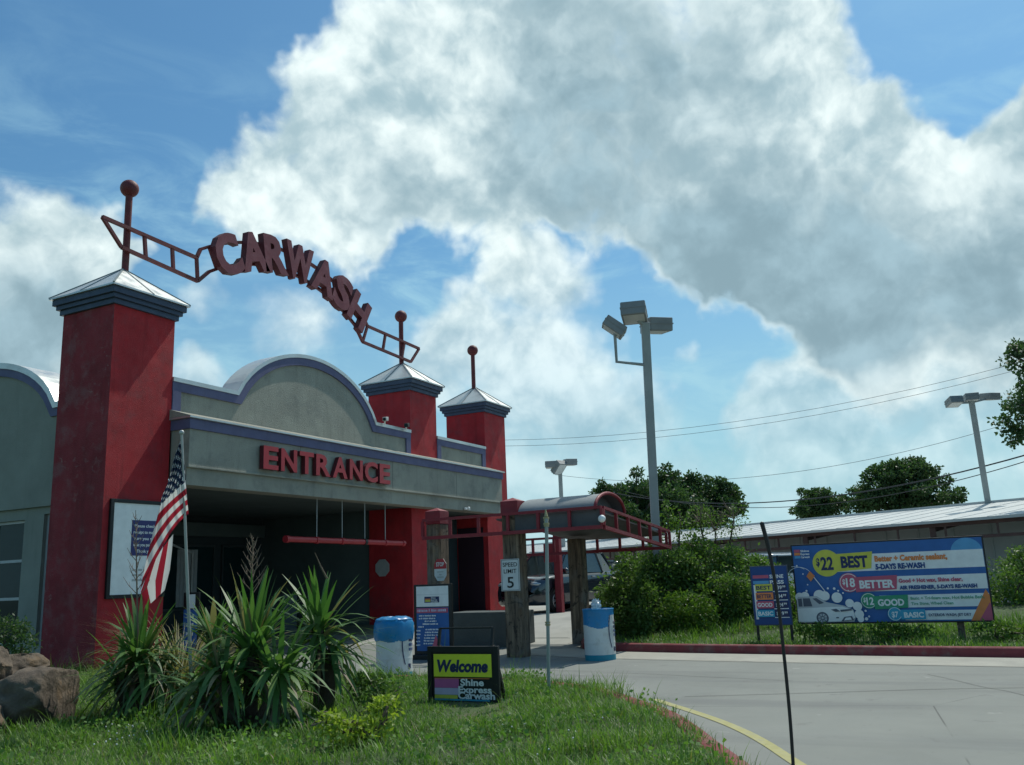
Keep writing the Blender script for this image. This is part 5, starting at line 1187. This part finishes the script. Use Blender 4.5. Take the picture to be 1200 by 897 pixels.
bush('weed', 'yellow green leafy weed in the near grass under the right yucca', 'weed', (A(435, 880, 8.0)[0], A(435, 880, 8.0)[1], .2), [(A(400, 858, 7.9), (.14, .14, .13)), (A(432, 862, 8.0), (.16, .16, .17)), (A(452, 832, 8.2), (.14, .14, .12)), (A(382, 846, 8.0), (.08, .08, .09))], 1300, .05, M['weedleaf'], None, 8)
bush('weed', 'dense green weed tuft between the right yucca and the covered drum', 'weed', (A(440, 820, 10.0)[0], A(440, 820, 10.0)[1], .15), [(A(438, 808, 10.0), (.26, .26, .16)), (A(455, 818, 9.9), (.2, .2, .13))], 1300, .05, M['hedge'], None, 4)
# white flowers in the near grass
M['petal'] = plain('white_petal', (.7, .72, .68), .7); b = MB()
for k in range(34):
    p = onz(rng.uniform(110, 180) if k < 22 else rng.uniform(560, 760), rng.uniform(845, 872) if k < 22 else rng.uniform(830, 880), .26); b.ball((p.x, p.y, .20+.06*rng.random()), .009, M['petal'], 1)
o = b.build('wildflowers'); o['kind'] = 'stuff'; o['label'] = 'tiny white flowers scattered in the island grass'; o['category'] = 'flowers'

# trees
def tree(label, base, trunk_top, blobs, n, size, m, group):
    t = thing('tree', label, 'tree', base, group); bl = []
    for (c, r_) in blobs:
        c = np.array(c); r3 = np.broadcast_to(np.array(r_, float), (3,)); bl.append((c, r3*.8))
        for k in range(11):
            d = unit(rng.normal(size=3)+np.array([0, 0, .25])); bl.append((c+d*r3*rng.uniform(.6, 1.28), r3*rng.uniform(.15, .38)))
    P, d = clump_points(bl, n, .45); quads_mesh('crown', leaf_cards(P, size, .15, d, .6), 4, [m], t, faces_per=LEAFQ)
    b = MB(); tt = Vector(trunk_top); b0 = Vector(base); b.tube([b0-Z*.2, b0.lerp(tt, .5)+Vector((.1, .05, 0)), tt], [.32, .24, .17], M['bark'], 12)
    for (c, r_) in bl[::3]:
        c = Vector(tuple(c)); b.tube([tt-Z*.4, tt.lerp(c, .55)+Vector((rng.normal()*.15, rng.normal()*.15, .12)), c], [.11, .07, .02], M['bark'], 7)
    b.build('trunk', parent=t); return t
def gz(px, D):
    p = at(px, 660, D); return (p.x, p.y, .45)
gt = 'trees beyond the carport'
tree('wide bushy tree behind the tall lamp post, left half of the leafy group', gz(745, 48), A(742, 610, 48), [(A(722, 596, 48), (1.1, 1.3, 1.0)), (A(748, 584, 49), (1.4, 1.5, 1.25)), (A(785, 588, 48), (1.3, 1.4, 1.2)), (A(735, 612, 47), (1.3, 1.4, .9)), (A(775, 610, 48), (1.5, 1.5, .9)), (A(708, 576, 48), (.5, .6, .5)), (A(780, 566, 49), (.7, .8, .7))], 24000, .17, M['treeleaf'], gt)
tree('bushy tree right of the tall lamp post with gaps at its right end', gz(825, 50), A(825, 612, 50), [(A(815, 588, 50), (1.3, 1.4, 1.2)), (A(842, 588, 50), (1.0, 1.1, 1.0)), (A(825, 608, 50), (1.5, 1.5, .9)), (A(852, 575, 50), (.6, .7, .6)), (A(805, 570, 51), (.7, .7, .6)), (A(862, 596, 50), (.5, .6, .5))], 15000, .17, M['treeleaf'], gt)
tree('small round tree over the carport roof, shorter of the two right trees', gz(962, 56), A(962, 605, 56), [(A(955, 592, 56), (1.1, 1.2, .85)), (A(972, 590, 56), (1.0, 1.1, .75)), (A(948, 600, 56), (.9, 1.0, .6)), (A(965, 602, 56), (1.3, 1.2, .7))], 9000, .18, M['treeleaf2'], gt)
tree('large spreading tree over the carport roof crossed by the thick cable', gz(1060, 54), A(1058, 600, 54), [(A(1030, 575, 54), (1.5, 1.6, 1.2)), (A(1062, 565, 54), (1.6, 1.7, 1.4)), (A(1095, 580, 54), (1.2, 1.3, 1.0)), (A(1045, 552, 54), (.9, 1.0, .7)), (A(1075, 550, 55), (.7, .9, .6)), (A(1015, 590, 54), (1.0, 1.1, .8)), (A(1112, 590, 54), (.7, .8, .5)), (A(1065, 592, 54), (2.2, 1.8, .9))], 25000, .18, M['treeleaf2'], gt)
rb = gz(1330, 27)
tree('big tree at the right edge of which only left branches reach in', rb, A(1330, 500, 27), [(A(1205, 425, 26.5), (.55, .7, .55)), (A(1192, 412, 26.5), (.25, .3, .2)), (A(1200, 470, 26.5), (.6, .7, .5)), (A(1190, 492, 26.5), (.45, .5, .45)), (A(1188, 512, 26.5), (.26, .3, .35)), (A(1250, 440, 27), (1.2, 1.2, 1.1)), (A(1320, 420, 27.5), (1.8, 1.8, 1.6)), (A(1250, 500, 27), (1.0, 1.1, .9)), (A(1400, 460, 28), (1.8, 1.9, 1.6))], 22000, .12, M['treeleaf2'], gt)

# boulders
def rock_mat():
    m = bpy.data.materials.new('brown_rock'); m.use_nodes = True; t = NT(m.node_tree); b = m.node_tree.nodes['Principled BSDF']; co = t.new('ShaderNodeTexCoord').outputs['Object']
    c = t.mix(t.lin(t.noise(co, 3.5, 8, .65), .3, .7), (.062, .046, .034), (.185, .145, .105)); c = t.mix(t.smooth(t.noise(co, 9, 6, .7), .55, .7, 0, .7), c, (.09, .075, .06)); c = t.mix(t.smooth(t.noise(co, 2.2, 5, .6), .56, .7, 0, .6), c, (.20, .12, .05))
    t.link(c, b.inputs['Base Color']); b.inputs['Roughness'].default_value = .95
    bn = t.new('ShaderNodeBump'); bn.inputs['Strength'].default_value = .8; bn.inputs['Distance'].default_value = .04; t.link(t.noise(co, 14, 8, .7), bn.inputs['Height']); t.link(bn.outputs[0], b.inputs['Normal']); return m
M['rock'] = rock_mat()
def boulder(label, c, r3, seed, rz=0):
    q = random.Random(seed); bm = bmesh.new(); bmesh.ops.create_icosphere(bm, subdivisions=5, radius=1)
    planes = []
    for k in range(11):
        n_ = Vector((q.gauss(0, 1), q.gauss(0, 1), q.gauss(0, .8))).normalized(); planes.append((n_, q.uniform(.55, .84)))
    planes.append((Vector((.1, -.1, 1)).normalized(), .72))
    Mr = Matrix.Rotation(rz, 3, 'Z')
    for v in bm.verts:
        p = v.co.copy()
        for n_, d_ in planes:
            e = p.dot(n_)-d_
            if e > 0: p -= n_*e*.99
        p += v.co*(.075*mnoise.fractal(v.co*2.2+Vector((seed, 0, 0)), 1.0, 2.0, 5)); p += v.co*.03*mnoise.noise(v.co*8+Vector((0, seed, 0)))+v.co*.012*mnoise.noise(v.co*22)
        v.co = Mr @ Vector((p.x*r3[0], p.y*r3[1], p.z*r3[2])) + Vector(c)
    b = MB(); b.addbm(bm, M['rock'], None, True); o = b.build('boulder', loc=tuple(c)); return tag(o, label, 'boulder', 'boulders at the left edge')
boulder('largest brown boulder with a flat dark front face at the left edge', A(42, 822, 10.4), (.62, .50, .50), 3, .5)
boulder('flat boulder lying on top behind the largest one', A(12, 786, 11.0), (.50, .45, .26), 8, 1.2)
boulder('lowest boulder cut by the left frame edge in front of the others', A(-16, 850, 9.7), (.28, .28, .28), 14, .3)
boulder('tall narrow boulder at the far left edge above the lowest one', A(-14, 790, 10.3), (.24, .26, .46), 21, 2.0)
# ------------------------------------------------------------------ sky and sun
SUN_AZ, SUN_EL = R(-9.0), R(57.0)
sun_dir = Vector((math.cos(SUN_EL)*math.cos(SUN_AZ), math.cos(SUN_EL)*math.sin(SUN_AZ), math.sin(SUN_EL)))
SKY_K = .82
SKY_TINT = (.50, .86, 1.02)
WHITE, MID, SHADE, CORE = (7.9, 8.9, 8.8), (5.4, 6.8, 7.1), (3.2, 4.55, 5.1), (2.1, 3.2, 3.75)
HAZE = (3.3, 5.5, 6.3)
def make_sky():
    w = bpy.data.worlds.new('World'); SC.world = w; w.use_nodes = True
    t = NT(w.node_tree); bg = w.node_tree.nodes['Background']
    sky = t.new('ShaderNodeTexSky', sky_type='NISHITA', sun_disc=False)
    sky.sun_elevation = SUN_EL; sky.sun_rotation = math.pi/2 - SUN_AZ
    sky.air_density = 1.3; sky.dust_density = 1.0; sky.ozone_density = 1.5; sky.altitude = 100
    d = t.vmath('NORMALIZE', t.new('ShaderNodeTexCoord').outputs['Generated'])
    el = t.vmath('DOT_PRODUCT', d, (0, 0, 1))
    def masses(lst, d, soft):           # cloud masses: direction in the sky and angular size
        acc = None
        for (px, py, rp, g) in lst:
            c = ray(px, py).normalized(); ang = math.atan(rp/F_PX)
            b = t.math('MULTIPLY', t.math('DIVIDE', t.math('SUBTRACT', t.vmath('DOT_PRODUCT', d, tuple(c)), math.cos(ang)), 1-math.cos(ang)), g)
            acc = b if acc is None else t.math('SMOOTH_MAX', acc, b, soft)
        return acc
    wn = t.new('ShaderNodeTexNoise'); t.link(d, wn.inputs['Vector']); wn.inputs['Scale'].default_value = 8; wn.inputs['Detail'].default_value = 4; wn.inputs['Roughness'].default_value = .55
    wsh = t.vmath('SUBTRACT', wn.outputs[1], (.5, .5, .5))
    dw = t.vmath('NORMALIZE', t.vmath('ADD', d, t.vmath('SCALE', wsh, scale=.15)))
    def puffs(dv, vs, fs):              # rounded billows on a fractal base
        q = t.vmath('ADD', dv, t.vmath('SCALE', wsh, scale=.05))
        f1 = t.noise(q, fs, 10, .59)
        vo = t.new('ShaderNodeTexVoronoi', feature='F1', normalize=True)
        t.link(q, vo.inputs['Vector']); vo.inputs['Scale'].default_value = vs; vo.inputs['Detail'].default_value = 3.0
        vo.inputs['Roughness'].default_value = .45; vo.inputs['Lacunarity'].default_value = 2.4
        return t.math('ADD', t.math('MULTIPLY', t.math('SUBTRACT', f1, .5), 3.2), t.math('MULTIPLY', t.math('SUBTRACT', .38, vo.outputs['Distance']), 2.6))
    su = (sun_dir + Vector((0, 0, .25))).normalized()
    n0 = puffs(d, 8.5, 4.6); n1 = puffs(t.vmath('ADD', d, tuple(su*.024)), 8.5, 4.6)
    def layer(under, BIG, GAPS, GREY, amp, soft, greymax, opac):
        base = masses(BIG, dw, .15)
        if GAPS: base = t.math('SUBTRACT', t.math('MINIMUM', base, .8), t.math('MULTIPLY', t.math('MAXIMUM', t.math('ADD', masses(GAPS, dw, .2), .16), 0), .95))
        D = t.math('ADD', t.math('MAXIMUM', base, -1.0), t.math('MULTIPLY', n0, amp))
        a = t.smooth(D, 0, soft)
        lit = t.smooth(t.math('SUBTRACT', n0, n1), -.50, .54)
        edge = t.smooth(D, .9, .1)
        g = t.math('MULTIPLY', t.math('MAXIMUM', masses(GREY, dw, .3), 0), t.smooth(D, .2, .9)) if GREY else 0.0
        g = t.math('MULTIPLY', g, t.lin(t.noise(dw, 5.5, 5, .55), .34, .62, .55, 1.2)) if GREY else 0.0
        g = t.smooth(g, 0, .75, 0, greymax) if GREY else 0.0
        c = t.mix(lit, SHADE, WHITE)
        c = t.mix(t.math('MULTIPLY', edge, .2), c, WHITE)
        if GREY: c = t.mix(g, c, t.mix(lit, CORE, tuple(q*1.38 for q in CORE)))
        return t.mix(t.math('MULTIPLY', a, opac) if opac is not None else a, under, c)
    # clear air
    blue = t.mix(1.0, t.vmath('SCALE', sky.outputs[0], scale=SKY_K), SKY_TINT, 'MULTIPLY')
    mp = t.new('ShaderNodeMapping'); t.link(d, mp.inputs[0]); mp.inputs['Scale'].default_value = (3, 3, 9); mp.inputs['Rotation'].default_value = (.25, .1, 0)
    wisp = t.math('MULTIPLY', t.smooth(t.noise(mp.outputs[0], 2.2, 9, .62, .6), .44, .76), t.smooth(el, .60, .22, 0, .7))
    c = t.mix(wisp, blue, tuple(q*1.15 for q in HAZE))
    c = t.mix(t.smooth(el, .42, .02, 0, .75), c, HAZE)
    # far, low, hazy cumulus
    c = layer(c, [(640,345,70,.9),(590,335,40,.8),(555,400,60,.8),(640,430,95,.9),(745,480,75,.8),(520,440,50,.6),(690,520,90,.6),(930,470,66,1.1),(893,492,44,.9),(985,500,60,1),(945,525,75,.9),(1060,540,60,.7),(1140,500,75,.8),(1180,560,90,.7),(850,570,80,.6),(800,535,55,.7),(640,560,90,.7),(690,480,70,.8),(350,385,50,.3),(250,345,30,.25),(228,437,38,.5),(1090,430,90,.8),(760,560,80,.7),(1000,585,110,.8),(1100,575,100,.8),(600,500,60,.5),(930,560,80,.6),(800,400,22,.4)],
              [], [(960,520,45,.7),(1180,420,90,.6),(700,470,45,.3)], .46, .75, .6, t.smooth(el, .05, .36, .42, .92))
    # the big near masses
    c = layer(c, [(25,262,85,1),(-20,370,130,1),(65,390,80,.8),(95,315,62,.9),(285,200,95,1),(425,120,110,1),(345,150,65,.8),(520,50,115,1),(560,190,160,1),(690,120,220,1),(420,225,110,.9),(820,170,210,1),(930,80,120,1),(1030,170,95,1),(900,270,165,1),(1040,320,140,1),(1150,290,120,1),(1230,330,150,1),(1230,140,70,.8),(690,220,100,.7),
                  (-330,300,190,1),(-600,-200,420,.8),(300,-520,330,.9),(1560,100,300,1),(1650,-400,400,.9),(900,-330,250,.7),(1500,480,260,.8)],
              [(40,50,165,1),(190,50,150,1),(140,160,75,1),(175,255,35,.6),(310,10,75,.9),(260,350,80,.7),(370,345,80,.8),(505,310,62,.9),(740,345,78,.9),(845,390,58,.8),(640,300,30,.5),(1075,50,80,1),(1130,95,62,1),(1175,15,80,1),(1010,15,35,.6),(180,400,60,.5)],
              [(720,160,180,1),(640,180,130,.8),(850,300,150,1),(1000,345,140,1),(1140,345,130,1),(700,40,140,.8),(480,245,80,.5),(0,410,130,.9),(60,345,60,.35),(1250,310,140,1),(780,80,120,.7),(-300,250,260,.8),(1550,150,260,.8),(300,-420,250,.8)],
              .78, .66, .92, None)
    c = t.mix(t.smooth(el, .16, 0.0, 0, .45), c, HAZE)
    t.link(c, bg.inputs[0]); bg.inputs[1].default_value = .1
    w.cycles.sampling_method = 'MANUAL'; w.cycles.sample_map_resolution = 512
make_sky()
sl = bpy.data.lights.new('sun', 'SUN'); so = bpy.data.objects.new('sun', sl); C.objects.link(so)
sl.energy = 2.75; sl.angle = R(.5); sl.color = (1.0, .97, .88)
so.rotation_euler = (-sun_dir).to_track_quat('-Z', 'Y').to_euler(); so.location = (0, 0, 30)
SC.view_settings.view_transform = 'Standard'; SC.view_settings.look = 'None'
SC.view_settings.exposure = 0.28; SC.view_settings.gamma = 1
SC.cycles.use_denoising = True
SC.cycles.max_bounces = 6; SC.cycles.diffuse_bounces = 3; SC.cycles.glossy_bounces = 3; SC.cycles.transparent_max_bounces = 6
SC.cycles.sample_clamp_indirect = 6
